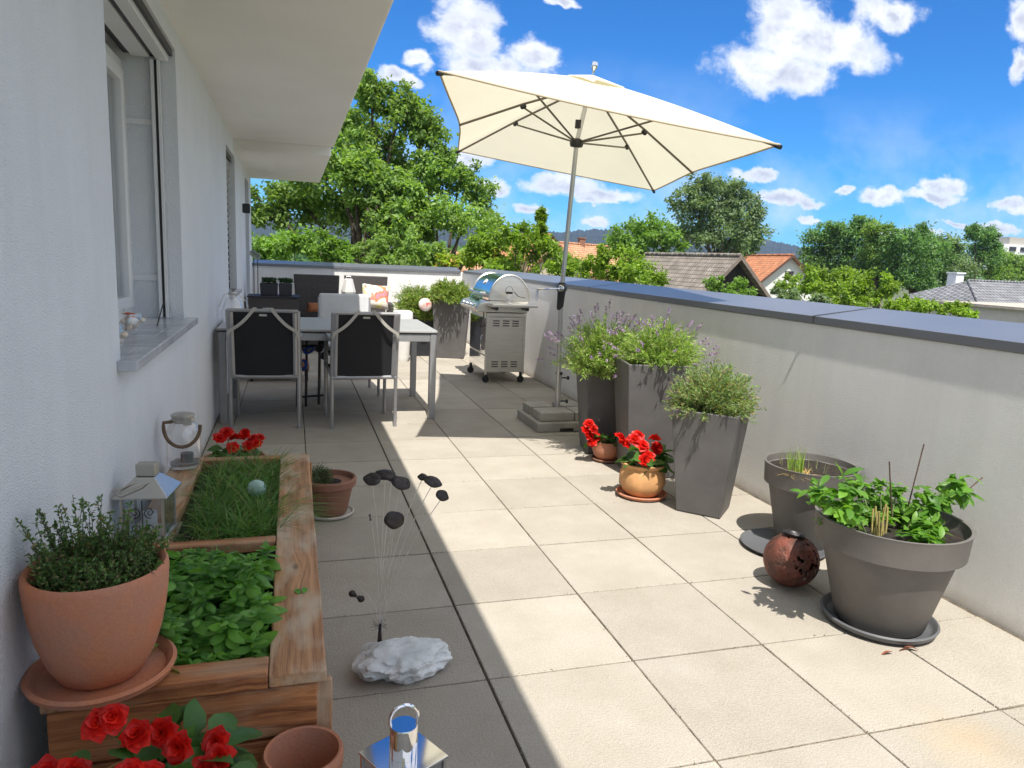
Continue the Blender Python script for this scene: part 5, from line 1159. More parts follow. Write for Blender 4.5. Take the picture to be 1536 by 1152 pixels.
    round_pot(t, (c[0]-.02, c[1], .004), .212, .128, .395, MT['greypot'], soil=.035)
    rg = np.random.default_rng(15); mb = MB(); pc = PZ(1192, 712, .375); pc = np.array(pc)
    P = disc_pts(70, pc, .035, rg); D = rg.normal(size=(70, 3))*.12; D[:, 2] = 1; blades(mb, P, D, rg.uniform(.06, .17, 70), .004, .1, rg); build(mb, 'shoots', leafmat('chive_shoots', (.16, .30, .04), (.30, .42, .09), .4), t, smooth=0)
    mb = MB(); P = disc_pts(160, pc+[.02, 0, .0], .055, rg); D = rg.normal(size=(160, 3)); D[:, 2] = abs(D[:, 2])*.7; blades(mb, P, D, rg.uniform(.02, .06, 160), .004, .4, rg); build(mb, 'straw', pm('straw', (.60, .40, .12), .8, var=.2, vs=60), t, smooth=0)
    mb = MB(); P = disc_pts(22, np.array([c[0], c[1], .375]), .16, rg); D = rg.normal(size=(22, 3))*.15; D[:, 2] = 1; blades(mb, P, D, rg.uniform(.04, .12, 22), .003, .1, rg); build(mb, 'thin_shoots', leafmat('thin_shoots', (.22, .28, .12), (.35, .38, .2), .3), t, smooth=0)
    q = PZ(1158, 818, 0); s = thing('pot_saucer', 'dark grey oval saucer lying flat on the slabs behind the rusty ball', 'saucer', (q[0]+.09, q[1]+.02, 0))
    b = MB(); b.lathe([(0, .003), (.17, .003), (.195, .016), (.198, .022), (.190, .023), (.17, .012), (0, .012)], (1.655, 1.255, 0), 56); build(b, 'dish', MT['saucer'], s, smooth=35)
    # rusty perforated ball
    q = np.array([1.415, .900, .111]); R = .110; bt = thing('garden_ball', 'rust brown openwork metal ball lying on the slabs beside the big grey pot', 'garden ornament', (q[0], q[1], 0))
    import bmesh
    bm = bmesh.new(); bmesh.ops.create_icosphere(bm, subdivisions=5, radius=R)
    cells = sph_dirs(700, np.random.default_rng(2)); kill = []
    V = np.array([v.co[:] for v in bm.verts]); U = unit(V); dd = U@cells.T; srt = np.sort(dd, 1); edge = srt[:, -1]-srt[:, -2]
    side = U@unit(np.array([.75, -.45, .30])); top = U@unit(np.array([.25, .1, 1.]))
    for v, e, s_, tp in zip(bm.verts, edge, side, top):
        v.co *= 1+.018*min(1, (.012-min(e, .012))/.012)
    bm.faces.ensure_lookup_table(); kf = []
    for f in bm.faces:
        ii = [v.index for v in f.verts]
        if (edge[ii].mean() > .0040 and side[ii].mean() > .06) or top[ii].mean() > .90: kf.append(f)
    bmesh.ops.delete(bm, geom=kf, context='FACES'); me = bpy.data.meshes.new('shell'); bm.to_mesh(me); bm.free()
    for p in me.polygons: p.use_smooth = True
    me.materials.append(MT['rust']); o = bpy.data.objects.new('shell', me); COL.objects.link(o); o.parent = bt; o.location = (0, 0, q[2]); so_ = o.modifiers.new('solid', 'SOLIDIFY'); so_.thickness = .004
    k = MB(); k.lathe([(R*.34, 0), (R*.42, .010), (R*.36, .018), (R*.30, .008)], q+np.array([.0, 0, R*.93]), 24, axis=(.25, .1, 1)); k.tube([q+[-.03, 0, R*.95], q+[-.05, .01, R*1.12], q+[-.01, .01, R*1.2]], [.006, .004, .002], 6); build(k, 'rim', MT['black'], bt)
    b = MB(); b.lathe([(0, -.085), (.06, -.06), (.088, 0), (.06, .055), (0, .066)], q, 24); build(b, 'inner_ball', pm('dark_core', (.02, .015, .012), .9, var=.3), bt, smooth=60)
big_pots()

# ---------- begonias
beg_leaf = leafmat('begonia_leaves', (.035, .11, .022), (.095, .21, .045), .28, .4, .2, 12)
def begonia(parent, c, r, h, nl, nf, seed, fl=.032, ll=.07, spots=None):
    rg = np.random.default_rng(seed); c = np.array(c); mb = MB(); n = nl
    a = rg.uniform(0, 2*pi, n); q = r*np.sqrt(rg.uniform(0, 1, n)); P = c+np.stack([q*np.cos(a)*.7, q*np.sin(a)*.7, h*rg.uniform(.05, .75, n)], 1)
    D = np.stack([np.cos(a), np.sin(a), rg.uniform(-.3, .5, n)], 1)+rg.normal(size=(n, 3))*.3
    bigleaves(mb, P, D, ll*rg.uniform(.7, 1.2, n), ll*.72*rg.uniform(.8, 1.2, n), .45, .10, None, rg, wave=.03); build(mb, 'foliage', beg_leaf, parent, smooth=180)
    sb = MB(); S0 = c+rg.normal(size=(n, 3))*[r*.15, r*.15, 0]; thin_stems(sb, S0, P, .0022); build(sb, 'stem', stemg, parent, smooth=0)
    if spots is None:
        a = rg.uniform(0, 2*pi, nf); q = r*.75*np.sqrt(rg.uniform(0, 1, nf)); spots = [c+np.array([qq*cos(aa), qq*sin(aa), h*rg.uniform(.75, 1.1)]) for aa, qq in zip(a, q)]
    for s in spots:
        f = MB(); ax = unit(np.array([rg.normal()*.4, -.7+rg.normal()*.4, .8]))
        u = unit(np.cross(ax, [0, 0, 1.01])); v = np.cross(ax, u)
        for ring, (m_, tl, L_) in enumerate(((7, .95, 1.0), (7, .62, .85), (6, .35, .68), (5, .15, .5))):
            an = np.arange(m_)*2*pi/m_+ring*.5+rg.uniform(-.15, .15, m_)
            D = (np.cos(an)[:, None]*u+np.sin(an)[:, None]*v)*tl+ax*(1.05-tl)
            up = -(np.cos(an)[:, None]*u+np.sin(an)[:, None]*v)*(1-tl)+ax*tl
            bigleaves(f, np.tile(s, (m_, 1))-ax*fl*.2, D, fl*L_*rg.uniform(.85, 1.15, m_), fl*L_*1.15, .25, .16, up, rg, wave=.05)
        build(f, 'flower', MT['petal'], parent, smooth=180)
t = thing('flower_pot', 'bulbous honey coloured terracotta pot of red begonias standing on a red saucer', 'pot', (1.345, 2.10, 0), 'terracotta pots with red begonias')
c = (1.325, 2.09); saucer(t, (c[0], c[1], 0), .145, .022, MT['terra'], th=.014)
b = MB(); b.lathe([(0, .014), (.085, .014), (.11, .035), (.132, .085), (.128, .14), (.115, .168), (.112, .175), (.125, .185), (.128, .197), (.118, .200), (.104, .185), (.10, .165)], (c[0], c[1], 0), 56); build(b, 'pot', MT['terrayel'], t, smooth=50)
b = MB(); b.lathe([(0, .170), (.104, .166)], (c[0], c[1], 0), 40); build(b, 'soil', MT['soil'], t)
yy = 2.05; begonia(t, (c[0], c[1], .17), .13, .13, 34, 0, 61, .043, .088, spots=[PY(932, 655, yy), PY(952, 657, yy), PY(966, 667, yy-.03), PY(982, 656, yy), PY(973, 684, yy-.06), PY(958, 655, yy+.05), PY(938, 664, yy+.03), PY(987, 672, yy+.03), PY(968, 690, yy-.07)])
y = MB(); q = PY(968, 706, 2.0); bigleaves(y, np.tile(q, (5, 1)), np.array([[-.5, -.3, -.8], [.4, -.3, -.6], [0, -.4, -.9], [.1, -.2, .7], [.3, 0, .5]]), .04, .02, .3, .1); build(y, 'yellow_leaf', pm('yellow_leaf', (.55, .45, .06), .6, var=.15, vs=40, trans=.3), t, smooth=180)
t = thing('flower_pot', 'small brown terracotta pot of red begonias before the farthest grey planter', 'pot', (1.41, 2.80, 0), 'terracotta pots with red begonias')
c = (1.425, 2.81); saucer(t, (c[0], c[1], 0), .10, .018, MT['terradk'], th=.01)
b = MB(); b.lathe([(0, .012), (.06, .012), (.085, .04), (.10, .085), (.095, .125), (.10, .135), (.092, .137), (.085, .12), (.08, .105)], (c[0], c[1], 0), 48); build(b, 'pot', MT['terra'], t, smooth=50)
b = MB(); b.lathe([(0, .11), (.084, .108)], (c[0], c[1], 0), 40); build(b, 'soil', MT['soil'], t)
yy = 2.75; begonia(t, (c[0]-.03, c[1], .11), .10, .10, 22, 0, 62, .038, .07, spots=[PY(884, 634, yy), PY(880, 645, yy), PY(891, 642, yy-.02), PY(885, 652, yy), PY(888, 663, yy), PY(893, 655, yy+.03)])

# ---------- raised bed
def bed():
    ZT = .35; y0, y1 = .085, 1.955; xo, xi, xl, xll = -.508, -.635, -.968, -1.09
    t = thing('raised_bed', 'low raised herb bed of reddish weathered timber against the house wall', 'raised bed', (-.8, 1.0, 0))
    r = random.Random(9)
    def plank(name, p0, p1, w, h, mat, rot_x=0):
        """plank from p0 to p1 (centre line), w across, h thick; grain along its length"""
        p0 = Vector(p0); p1 = Vector(p1); d = (p1-p0); L_ = d.length; d.normalize(); up = Vector((0, 0, 1)) if abs(d.z) < .9 else Vector((1, 0, 0)); s = up.cross(d).normalized(); u = d.cross(s)
        me = bpy.data.meshes.new(name); n = 14; V = []
        for i in range(n+1):
            x = L_*i/n; wb = .0012*sin(i*1.7+r.random())
            for (a, b) in ((-1, -1), (1, -1), (1, 1), (-1, 1)): V.append((x, a*w/2+wb, b*h/2+r.uniform(-.0006, .0006)))
        F = [(0, 3, 2, 1), (n*4, n*4+1, n*4+2, n*4+3)]
        for i in range(n):
            for j in range(4): F.append((i*4+j, i*4+(j+1) % 4, i*4+4+(j+1) % 4, i*4+4+j))
        me.from_pydata(V, [], F); me.materials.append(mat); o = bpy.data.objects.new(name, me); COL.objects.link(o); o.parent = t
        mm = Matrix.Identity(4); off = OFF[t.name]
        for i in range(3): mm[i][0], mm[i][1], mm[i][2], mm[i][3] = d[i], s[i], u[i], p0[i]-off[i]
        o.matrix_local = mm; bv = o.modifiers.new('b', 'BEVEL'); bv.width = .004; bv.segments = 2; bv.limit_method = 'ANGLE'; bv.angle_limit = radians(50)
        OFF[o.name] = np.array(p0); return o
    zt = ZT-.016; W_ = MT['wood']; G_ = MT['woodgrey']
    plank('rail', ((xo+xi)/2, y0-.002, zt), ((xo+xi)/2, y1, zt), xo-xi, .032, G_)
    plank('rail', ((xl+xll)/2, y0+.002, zt), ((xl+xll)/2, y1, zt), xl-xll, .032, G_)
    for ya, wd, nm in ((y0+.045, .088, W_), (.915, .052, W_), (y1-.03, .058, W_)):
        plank('cross_beam', (xl+.002, ya, zt-.002), (xi-.002, ya, zt-.002), wd, .034, nm)
    # front boards, right-hand boards, posts
    for i, z in enumerate((.252, .120)):
        h = .124
        plank('board', (xll+.01, y0+.016, z), (xo-.022, y0+.016, z), .024, h, W_)
        plank('board', (xo-.034, y0+.03, z), (xo-.034, y1-.01, z), .024, h, W_)
        plank('board', (xll+.01, y1-.016, z), (xo-.05, y1-.016, z), .024, h, W_)
    plank('board', (xll+.01, y0+.016, .03), (xo-.022, y0+.016, .03), .024, .05, W_)
    for y in (y0+.018, y1-.03): plank('post', (xo-.012, y, .003), (xo-.012, y, ZT-.034), .018, .05, G_)
    # lining and soil of the two compartments
    for (ya, yb, z) in ((y0+.09, .888, .285), (.942, y1-.06, .300)):
        b = MB(); b.box((xl+.0, ya, .05), (xi-.0, yb, z)); build(b, 'soil', MT['soil'], t, smooth=0)
    b = MB()
    for (ya, yb) in ((y0+.0905, .8885), (.9425, y1-.0605)):
        for q in (((xl-.004, ya, .2), (xl-.001, yb, .325)), ((xi+.001, ya, .2), (xi+.004, yb, .325)), ((xl, yb-.003, .2), (xi, yb, .325))): pass
    # basil
    rg = np.random.default_rng(21); mb = MB(); cells = [(x, y) for x in np.linspace(xl+.03, xi-.035, 7) for y in np.linspace(.20, .80, 11)]
    for (x, y) in cells:
        if x > -.78 and y > .72: continue
        if x < -.9 and y > .74: continue
        x += rg.uniform(-.02, .02); y += rg.uniform(-.02, .02); h = rg.uniform(.055, .15)*(1.0-.35*(abs(y-.5)/.35)**2)
        for lv, (hh, L_, n) in enumerate(((h+.006, .018, 4), (h, .030, 4), (h-.014, .042, 4), (h-.032, .048, 3), (h-.052, .046, 3), (h-.075, .042, 3))):
            a = rg.uniform(0, 2*pi)+np.arange(n)*2*pi/n+rg.uniform(-.3, .3, n); D = np.stack([np.cos(a), np.sin(a), np.full(n, .95-.28*lv)+rg.uniform(-.35, .35, n)], 1)
            P = np.tile([x, y, .285+max(hh, .012)], (n, 1)); bigleaves(mb, P, D, L_*1.12*rg.uniform(.75, 1.3, n), L_*.70*rg.uniform(.85, 1.15, n), .55, -.20, None, rg)
    bs = thing('basil', 'dense bright green basil filling the front compartment of the raised bed', 'herb', (-.8, .5, .285))
    build(mb, 'foliage', leafmat('basil_leaves', (.055, .18, .030), (.175, .39, .070), .4, .33, .15, 10), bs, smooth=180)
    sb = MB(); A = np.array([[x, y, .287] for x, y in cells]); thin_stems(sb, A, A+[0, 0, .05], .0025); build(sb, 'stem', stemg, bs, smooth=0)
    # chives
    ch = thing('chives', 'dark green grassy chives flopping over in the rear compartment of the raised bed', 'herb', (-.8, 1.4, .30))
    mb = MB(); n = 2600; P = np.stack([rg.uniform(xl+.05, xi-.01, n), rg.uniform(.98, y1-.09, n), np.full(n, .30)], 1); k = rg.random(n) < .35
    P = P[(np.sin(P[:, 0]*40)*np.cos(P[:, 1]*23) > -.55)]; n = len(P); D = rg.normal(size=(n, 3))*.75; D[:, 2] = rg.uniform(.5, 1.2, n); D[:, 0] += .15
    blades(mb, P, D, rg.uniform(.08, .21, n), .0042, rg.uniform(.2, .9, n), rg, seg=5)
    m_ = 160; P = np.stack([rg.uniform(xi-.07, xi-.01, m_), rg.uniform(1.05, 1.30, m_), np.full(m_, .31)], 1); D = rg.normal(size=(m_, 3))*.35; D[:, 0] += 1.0; D[:, 2] = .6; blades(mb, P, D, rg.uniform(.10, .20, m_), .0042, rg.uniform(.4, .9, m_), rg, seg=5)
    build(mb, 'blades', leafmat('chive_blades', (.050, .140, .028), (.15, .30, .06), .3, .5, .2, 10, (.28, .27, .12)), ch, smooth=0)
    # glass ball on a stick
    g = PY(385, 733, 1.42); gb = thing('glass_ball', 'greenish glass ball on a thin stick standing among the chives', 'garden ornament', (g[0], g[1], .3))
    b = MB(); b.lathe([(0, -.036)]+[(.036*cos(a), .036*sin(a)) for a in np.linspace(-1.45, 1.45, 14)]+[(0, .036)], g, 32); gm = pm('pearly_glass', (.34, .50, .44), .12, var=.3, vs=25, col2=(.16, .28, .24, 1)); build(b, 'ball', gm, gb, smooth=180)
    b = MB(); b.tube([(g[0], g[1], .302), (g[0], g[1], g[2]-.035)], .004, 8); build(b, 'stick', MT['gglass'], gb)
    # dark disc marker
    p = PY(411, 829, .885); md = thing('plant_marker', 'small dark round disc propped on the edge of the basil compartment', 'plant marker', (p[0], p[1], .3))
    b = MB(); b.lathe([(0, -.004), (.026, -.005), (.031, -.002), (.031, .002), (.026, .005), (0, .002)], p, 28, axis=(.35, -1, .55), squash=(1, 1.25)); build(b, 'disc', pm('dark_disc', (.035, .03, .035), .45, var=.25, vs=60), md, smooth=50)
    b = MB(); b.tube([p+[.0, .012, -.02], p+[-.005, .02, -.06]], .003, 6); build(b, 'pin', MT['black'], md)
    # two fallen leaves on the rail
    lf = MB(); q = PZ(452, 888, ZT+.001); bigleaves(lf, np.array([q+[-.006, -.012, 0], q+[.006, -.012, .001]]), np.array([[-.25, 1, .25], [.2, 1, .3]]), .032, .017, .2, .15, up=np.array([[0, 0, 1.], [.2, 0, 1.]])); build(lf, 'green_leaves', leafmat('fresh_cut_leaf', (.10, .30, .04), (.14, .38, .06), .3), None, smooth=180, label='two small bright green leaves lying on the right rail of the raised bed', cat='leaves', loc=q)
bed()

# big terracotta pot with thyme on the bed corner
def big_terra():
    c = np.array([-.985, .155, .352]); t = thing('flower_pot', 'big pink terracotta pot of bushy thyme on the front corner of the raised bed', 'pot', c)
    saucer(t, c, .150, .026, MT['terra'], th=.016)
    b = MB(); x, y, z = c; b.lathe([(0, .014), (.074, .014), (.084, .020), (.106, .060), (.122, .110), (.132, .160), (.138, .205), (.141, .245), (.140, .258), (.135, .264), (.127, .260), (.123, .245), (.118, .22)], c, 72); build(b, 'pot', MT['terra'], t, smooth=50)
    b = MB(); b.lathe([(0, .230), (.121, .224)], c, 40); build(b, 'soil', MT['soil'], t)
    cc = c+[0, 0, .222]; rg = np.random.default_rng(8)
    # dense low cushion plus taller sprigs
    thy = leafmat('thyme_leaves', (.050, .120, .028), (.135, .235, .070), .3, .5, .2, 14, (.24, .21, .10))
    n = 520; a = rg.uniform(0, 2*pi, n); q = .108*np.sqrt(rg.uniform(0, 1, n)); A = cc+np.stack([q*np.cos(a), q*np.sin(a), 0*a], 1); D = rg.normal(size=(n, 3))*.30; D[:, 2] = 1; D[:, 0] += np.cos(a)*q*1.2; D[:, 1] += np.sin(a)*q*1.2; L_ = rg.uniform(.04, .09, n)
    B = A+unit(D)*L_[:, None]; sb = MB(); thin_stems(sb, A, B, .0013)
    tall = [(50, 785, .13), (72, 775, .0), (95, 760, .0), (85, 790, 0), (120, 770, 0), (150, 758, 0), (152, 775, 0), (60, 810, 0), (180, 790, 0), (205, 795, 0), (105, 800, 0), (230, 800, 0), (245, 815, 0), (165, 790, 0), (135, 795, 0), (215, 780, 0), (240, 790, 0), (195, 770, 0)]
    TA, TB = [], []
    for px, py, _ in tall:
        y_ = c[1]+rg.uniform(-.05, .06); p = PY(px, py, y_); r0 = c[:2]+(p[:2]-c[:2])*.6; TA.append([r0[0], r0[1], cc[2]]); TB.append(p)
    TA = np.array(TA); TB = np.array(TB); TA = np.repeat(TA, 4, 0)+rg.normal(size=(len(TA)*4, 3))*[.01, .01, 0]; TB = np.repeat(TB, 4, 0)+rg.normal(size=(len(TA), 3))*[.018, .02, .015]; TB[:, 0] = np.maximum(TB[:, 0], XW+.008)
    thin_stems(sb, TA, TB, .0013)
    build(sb, 'stem', pm('thyme_stems', (.13, .11, .06), .8, var=.2, vs=30), t, smooth=0)
    mb = MB()
    for (S0, S1, k, ll) in ((A, B, 22, .010), (TA, TB, 34, .012)):
        m_ = len(S0); tt = rg.uniform(.15, 1.02, (m_, k, 1)); P = (S0[:, None]*(1-tt)+S1[:, None]*tt).reshape(-1, 3); D = rg.normal(size=(len(P), 3)); D[:, 2] += .5
        leaves(mb, P, D, ll*rg.uniform(.6, 1.2, len(P)), ll*.48, .15, .1, None, rg)
    build(mb, 'foliage', thy, t, smooth=0)
big_terra()

# lantern with pitched metal roof
def lantern():
    c = np.array([-1.035, 1.02, .352]); rz = radians(-8)
    t = thing('lantern', 'old metal lantern with a pitched roof and glass sides standing behind the thyme pot', 'lantern', c)
    w = .062; H = .14
    def T(V):
        V = np.array(V, float); R_ = np.array([[cos(rz), -sin(rz), 0], [sin(rz), cos(rz), 0], [0, 0, 1]]); return V@R_.T+c
    f = MB(); f.box((-w-.006, -w-.006, .0), (w+.006, w+.006, .010))
    for sx in (-1, 1):
        for sy in (-1, 1): f.box((sx*w-.004, sy*w-.004, .0101), (sx*w+.004, sy*w+.004, H))
    f.box((-w-.004, -w-.004, H+.0001), (w+.004, w+.004, H+.008))
    f.v = [T(v) for v in f.v]; build(f, 'frame', MT['lantern'], t, smooth=0, bevel=.001)
    g = MB(); 
    for s in (-1, 1): g.box((-w+.005, s*w-.001, .012), (w-.005, s*w+.001, H-.002)); g.box((s*w-.001, -w+.005, .012), (s*w+.001, w-.005, H-.002))
    g.v = [T(v) for v in g.v]; build(g, 'pane', MT['pane'], t, smooth=0)
    sc_ = MB()   # scrolled ornament on the front pane
    for k in (-1, 1):
        for z0 in (.04, .095): sc_.tube([T([[k*(.010+.0028*a*cos(a*1.6)*.9+.012), -w-.003, z0+.0028*a*sin(a*1.6)]])[0] for a in np.linspace(1, 7, 18)], .0014, 5)
    sc_.tube([T([[0, -w-.003, .015]])[0], T([[0, -w-.003, H-.005]])[0]], .0015, 5); build(sc_, 'scrollwork', MT['rustleaf'], t)
    r = MB(); a = w+.020; h1 = H+.010; b_ = .030; V = [(-a, -a, h1), (a, -a, h1), (a, a, h1), (-a, a, h1), (-b_, -b_, h1+.052), (b_, -b_, h1+.052), (b_, b_, h1+.052), (-b_, b_, h1+.052), (-a, -a, h1-.006), (a, -a, h1-.006), (a, a, h1-.006), (-a, a, h1-.006)]
    r.add(T(V), [(0, 1, 5, 4), (1, 2, 6, 5), (2, 3, 7, 6), (3, 0, 4, 7), (8, 9, 1, 0), (9, 10, 2, 1), (10, 11, 3, 2), (11, 8, 0, 3), (4, 5, 6, 7), (11, 10, 9, 8)]); build(r, 'roof', pm('roof_metal', (.55, .53, .48), .22, metal=.85, var=.05, vs=6), t, smooth=0, bevel=.0015)
    v = MB(); z = h1+.0525; V = [(-b_, -b_, z), (b_, -b_, z), (b_, b_, z), (-b_, b_, z), (-b_, -.004, z+.034), (b_, -.004, z+.034), (b_, .004, z+.034), (-b_, .004, z+.034)]
    v.box((-b_, -b_*.7, z), (b_, b_*.7, z+.040)); v.v = [T(q) for q in v.v]; build(v, 'vent', MT['lantern'], t, smooth=0, bevel=.003)
    h = MB(); h.tube([T([[x, y, zz]])[0] for x, y, zz in ((-.02, -b_-.012, h1+.040), (-.07, -b_-.040, h1+.022), (-.082, -b_-.048, h1+.020), (-.06, -b_-.055, h1+.016), (.0, -b_-.03, h1+.034), (.018, -b_-.012, h1+.040))], .0022, 6); build(h, 'handle', MT['lantern'], t)
    k = MB(); k.lathe([(0, .011), (.024, .011), (.024, .075), (0, .076)], c, 24); build(k, 'candle', MT['white'], t)
lantern()

# glass jar with rope handle on the far corner of the bed
def ropejar():
    c = np.array([-1.03, 1.80, .352]); t = thing('glass_jar', 'large clear glass jar with a brown rope handle on the raised bed', 'jar', c); r = .068
    b = MB(); b.lathe([(0, .002), (r*.85, .002), (r, .014), (r*1.02, .05), (r*1.02, .135), (r*.97, .165), (r*.78, .192), (r*.62, .200), (r*.62, .232), (r*.66, .236), (r*.58, .238), (r*.57, .202), (r*.74, .188), (r*.93, .162), (r*.98, .13), (r*.98, .05), (r*.95, .02), (0, .014)], c, 48); build(b, 'glass', MT['glass'], t, smooth=50)
    k = MB(); k.lathe([(r*.64, .200), (r*.70, .204), (r*.70, .213), (r*.64, .216), (r*.64, .222), (r*.70, .226), (r*.70, .232), (r*.64, .235)], c, 36); k.box(c+[.008, -r*.78, .196], c+[.040, -r*.66, .226]); build(k, 'collar', MT['lantern'], t, smooth=40)
    h = MB(); pts = [c+[-.040+.0, -.02, .205]]
    for a in np.linspace(pi*.93, pi*2.02, 16): pts.append(c+np.array([.002+.068*cos(a)*1.05, -.045-.02*abs(sin(a)), .190+.085*sin(a)]))
    h.tube(pts, .0075, 8); build(h, 'rope_handle', MT['rope'], t)
    k = MB(); k.lathe([(0, .016), (.026, .016), (.026, .062), (0, .063)], c+[.012, 0, 0], 24); build(k, 'candle', pm('grey_candle', (.16, .16, .17), .6), t)
    l = MB(); n = 7; P = np.tile(c+[0, 0, .017], (n, 1)); a = np.arange(n)
    f = MB(); f.lathe([(0, .0145), (.056, .0145), (.057, .024), (0, .024)], c, 30); build(f, 'sand', pm('grey_sand', (.30, .29, .28), .9, var=.2, vs=90), t)
ropejar()

# begonia pot on the floor behind the bed
t = thing('flower_pot', 'wide terracotta bowl of red begonias on the floor behind the raised bed', 'pot', (-.87, 2.42, 0), 'terracotta pots with red begonias')
c = (-.87, 2.42); b = MB(); b.lathe([(0, .01), (.09, .01), (.12, .06), (.145, .17), (.158, .185), (.158, .215), (.148, .218), (.140, .20), (.135, .18)], (c[0], c[1], 0), 56); build(b, 'pot', MT['terra'], t, smooth=50)
b = MB(); b.lathe([(0, .19), (.139, .188)], (c[0], c[1], 0), 40); build(b, 'soil', MT['soil'], t)
yy = 2.40; begonia(t, (c[0], c[1], .19), .12, .10, 30, 0, 63, .036, .065, spots=[PY(338, 648, yy), PY(330, 656, yy-.03), PY(352, 655, yy), PY(366, 650, yy+.03), PY(378, 658, yy), PY(383, 664, yy-.03), PY(372, 668, yy-.05), PY(350, 670, yy-.06), PY(345, 645, yy+.05), PY(388, 655, yy+.04)])

# lavender pot with pale saucer
t = thing('flower_pot', 'brown terracotta pot with a small grey-green lavender beside the far end of the bed', 'pot', (-.405, 2.06, 0))
c = (-.405, 2.075); saucer(t, (c[0], c[1], 0), .118, .018, pm('pale_saucer', (.62, .58, .52), .6, var=.08, vs=9), th=.009)
b = MB(); b.lathe([(0, .012), (.078, .012), (.084, .02), (.112, .15), (.122, .152), (.128, .158), (.130, .188), (.124, .196), (.116, .194), (.112, .17)], (c[0], c[1], 0), 56); build(b, 'pot', MT['terradk'], t, smooth=40)
b = MB(); b.lathe([(0, .172), (.113, .168)], (c[0], c[1], 0), 40); build(b, 'soil', MT['soil'], t)
bushy(t, (c[0]-.045, c[1]-.01, .17), .075, .085, 90, 22, leafmat('small_lavender', (.06, .10, .05), (.13, .18, .10), .3, .6, .2, 14), 71, .016, tw=True, lw=.25)

# big begonia at the lower left corner and the empty pot
t = thing('flower_pot', 'large pot of red begonias at the lower left, in front of the raised bed', 'pot', (-.80, -.16, 0), 'terracotta pots with red begonias')
c = (-.83, -.19, 0); b = MB(); b.lathe([(0, .005), (.10, .005), (.12, .05), (.155, .22), (.170, .235), (.172, .275), (.160, .28), (.150, .25)], c, 56); build(b, 'pot', MT['terrayel'], t, smooth=45)
b = MB(); b.lathe([(0, .25), (.152, .248)], c, 40); build(b, 'soil', MT['soil'], t)
yy = -.17
begonia(t, (c[0], c[1], .25), .20, .140, 130, 0, 64, .030, .085, spots=[PY(168, 1076, yy), PY(145, 1084, yy), PY(203, 1100, yy), PY(240, 1100, yy+.02), PY(264, 1122, yy), PY(322, 1114, yy+.03), PY(326, 1134, yy), PY(195, 1158, yy-.05), PY(305, 1156, yy-.03), PY(70, 1163, yy), PY(110, 1160, yy-.03), PY(222, 1162, yy-.05)])
t = thing('flower_pot', 'small empty terracotta pot in front of the right corner of the raised bed', 'pot', (-.56, -.02, 0))
q_ = PZ(455, 1121, .215); c = (q_[0], q_[1]-.005, 0); b = MB(); b.lathe([(0, .004), (.050, .004), (.055, .012), (.076, .165), (.081, .168), (.086, .178), (.087, .206), (.083, .214), (.077, .212), (.073, .16), (.052, .02), (0, .018)], c, 56); build(b, 'pot', MT['terra'], t, smooth=40)
b = MB(); b.lathe([(0, .026), (.052, .025)], c, 30); build(b, 'soil_residue', MT['soil'], t)

# polished steel lantern at the bottom edge
def chrome():
    c = np.array([-.350, -.062, 0]); t = thing('lantern', 'mirror polished steel lantern with a ring handle, low at the bottom edge of the terrace', 'lantern', c); rz = radians(45-17)
    z = .205; s = .071
    def T(V): V = np.array(V, float); R_ = np.array([[cos(rz), -sin(rz), 0], [sin(rz), cos(rz), 0], [0, 0, 1]]); return V@R_.T+c
    r = MB(); r.box((-s, -s, z), (s, s, z+.006)); r.v = [T(v) for v in r.v]; build(r, 'roof', MT['chrome'], t, smooth=0, bevel=.0012)
    r = MB(); r.box((-s, -s, 0), (s, s, .010)); r.v = [T(v) for v in r.v]; build(r, 'base', MT['chrome'], t, smooth=0, bevel=.0012)
    f = MB()
    for sx in (-1, 1):
        for sy in (-1, 1): f.box((sx*s*.90-.004, sy*s*.90-.004, .0101), (sx*s*.90+.004, sy*s*.90+.004, z-.0001))
    f.box((-s*.94, -s*.94, .0102), (s*.94, s*.94, .0125))
    f.v = [T(v) for v in f.v]; build(f, 'frame', MT['chrome'], t, smooth=0)
    g = MB()
    for k in (-1, 1): g.box((-s*.84, k*s*.90-.001, .011), (s*.84, k*s*.90+.001, z-.001)); g.box((k*s*.90-.001, -s*.84, .011), (k*s*.90+.001, s*.84, z-.001))
    g.v = [T(v) for v in g.v]; build(g, 'pane', MT['pane'], t, smooth=0)
    b = MB(); b.lathe([(.031, z+.0062), (.031, z+.074), (.0295, z+.078), (0, z+.078)], c, 40); build(b, 'chimney', MT['chrome'], t, smooth=35)
    h = MB(); h.tube([c+np.array([.031*cos(a)*1.0, .0, z+.090+.034*sin(a)]) for a in np.linspace(-.35, pi+.35, 26)], .0038, 8, flat=1.0); build(h, 'ring_handle', MT['chrome'], t)
chrome()

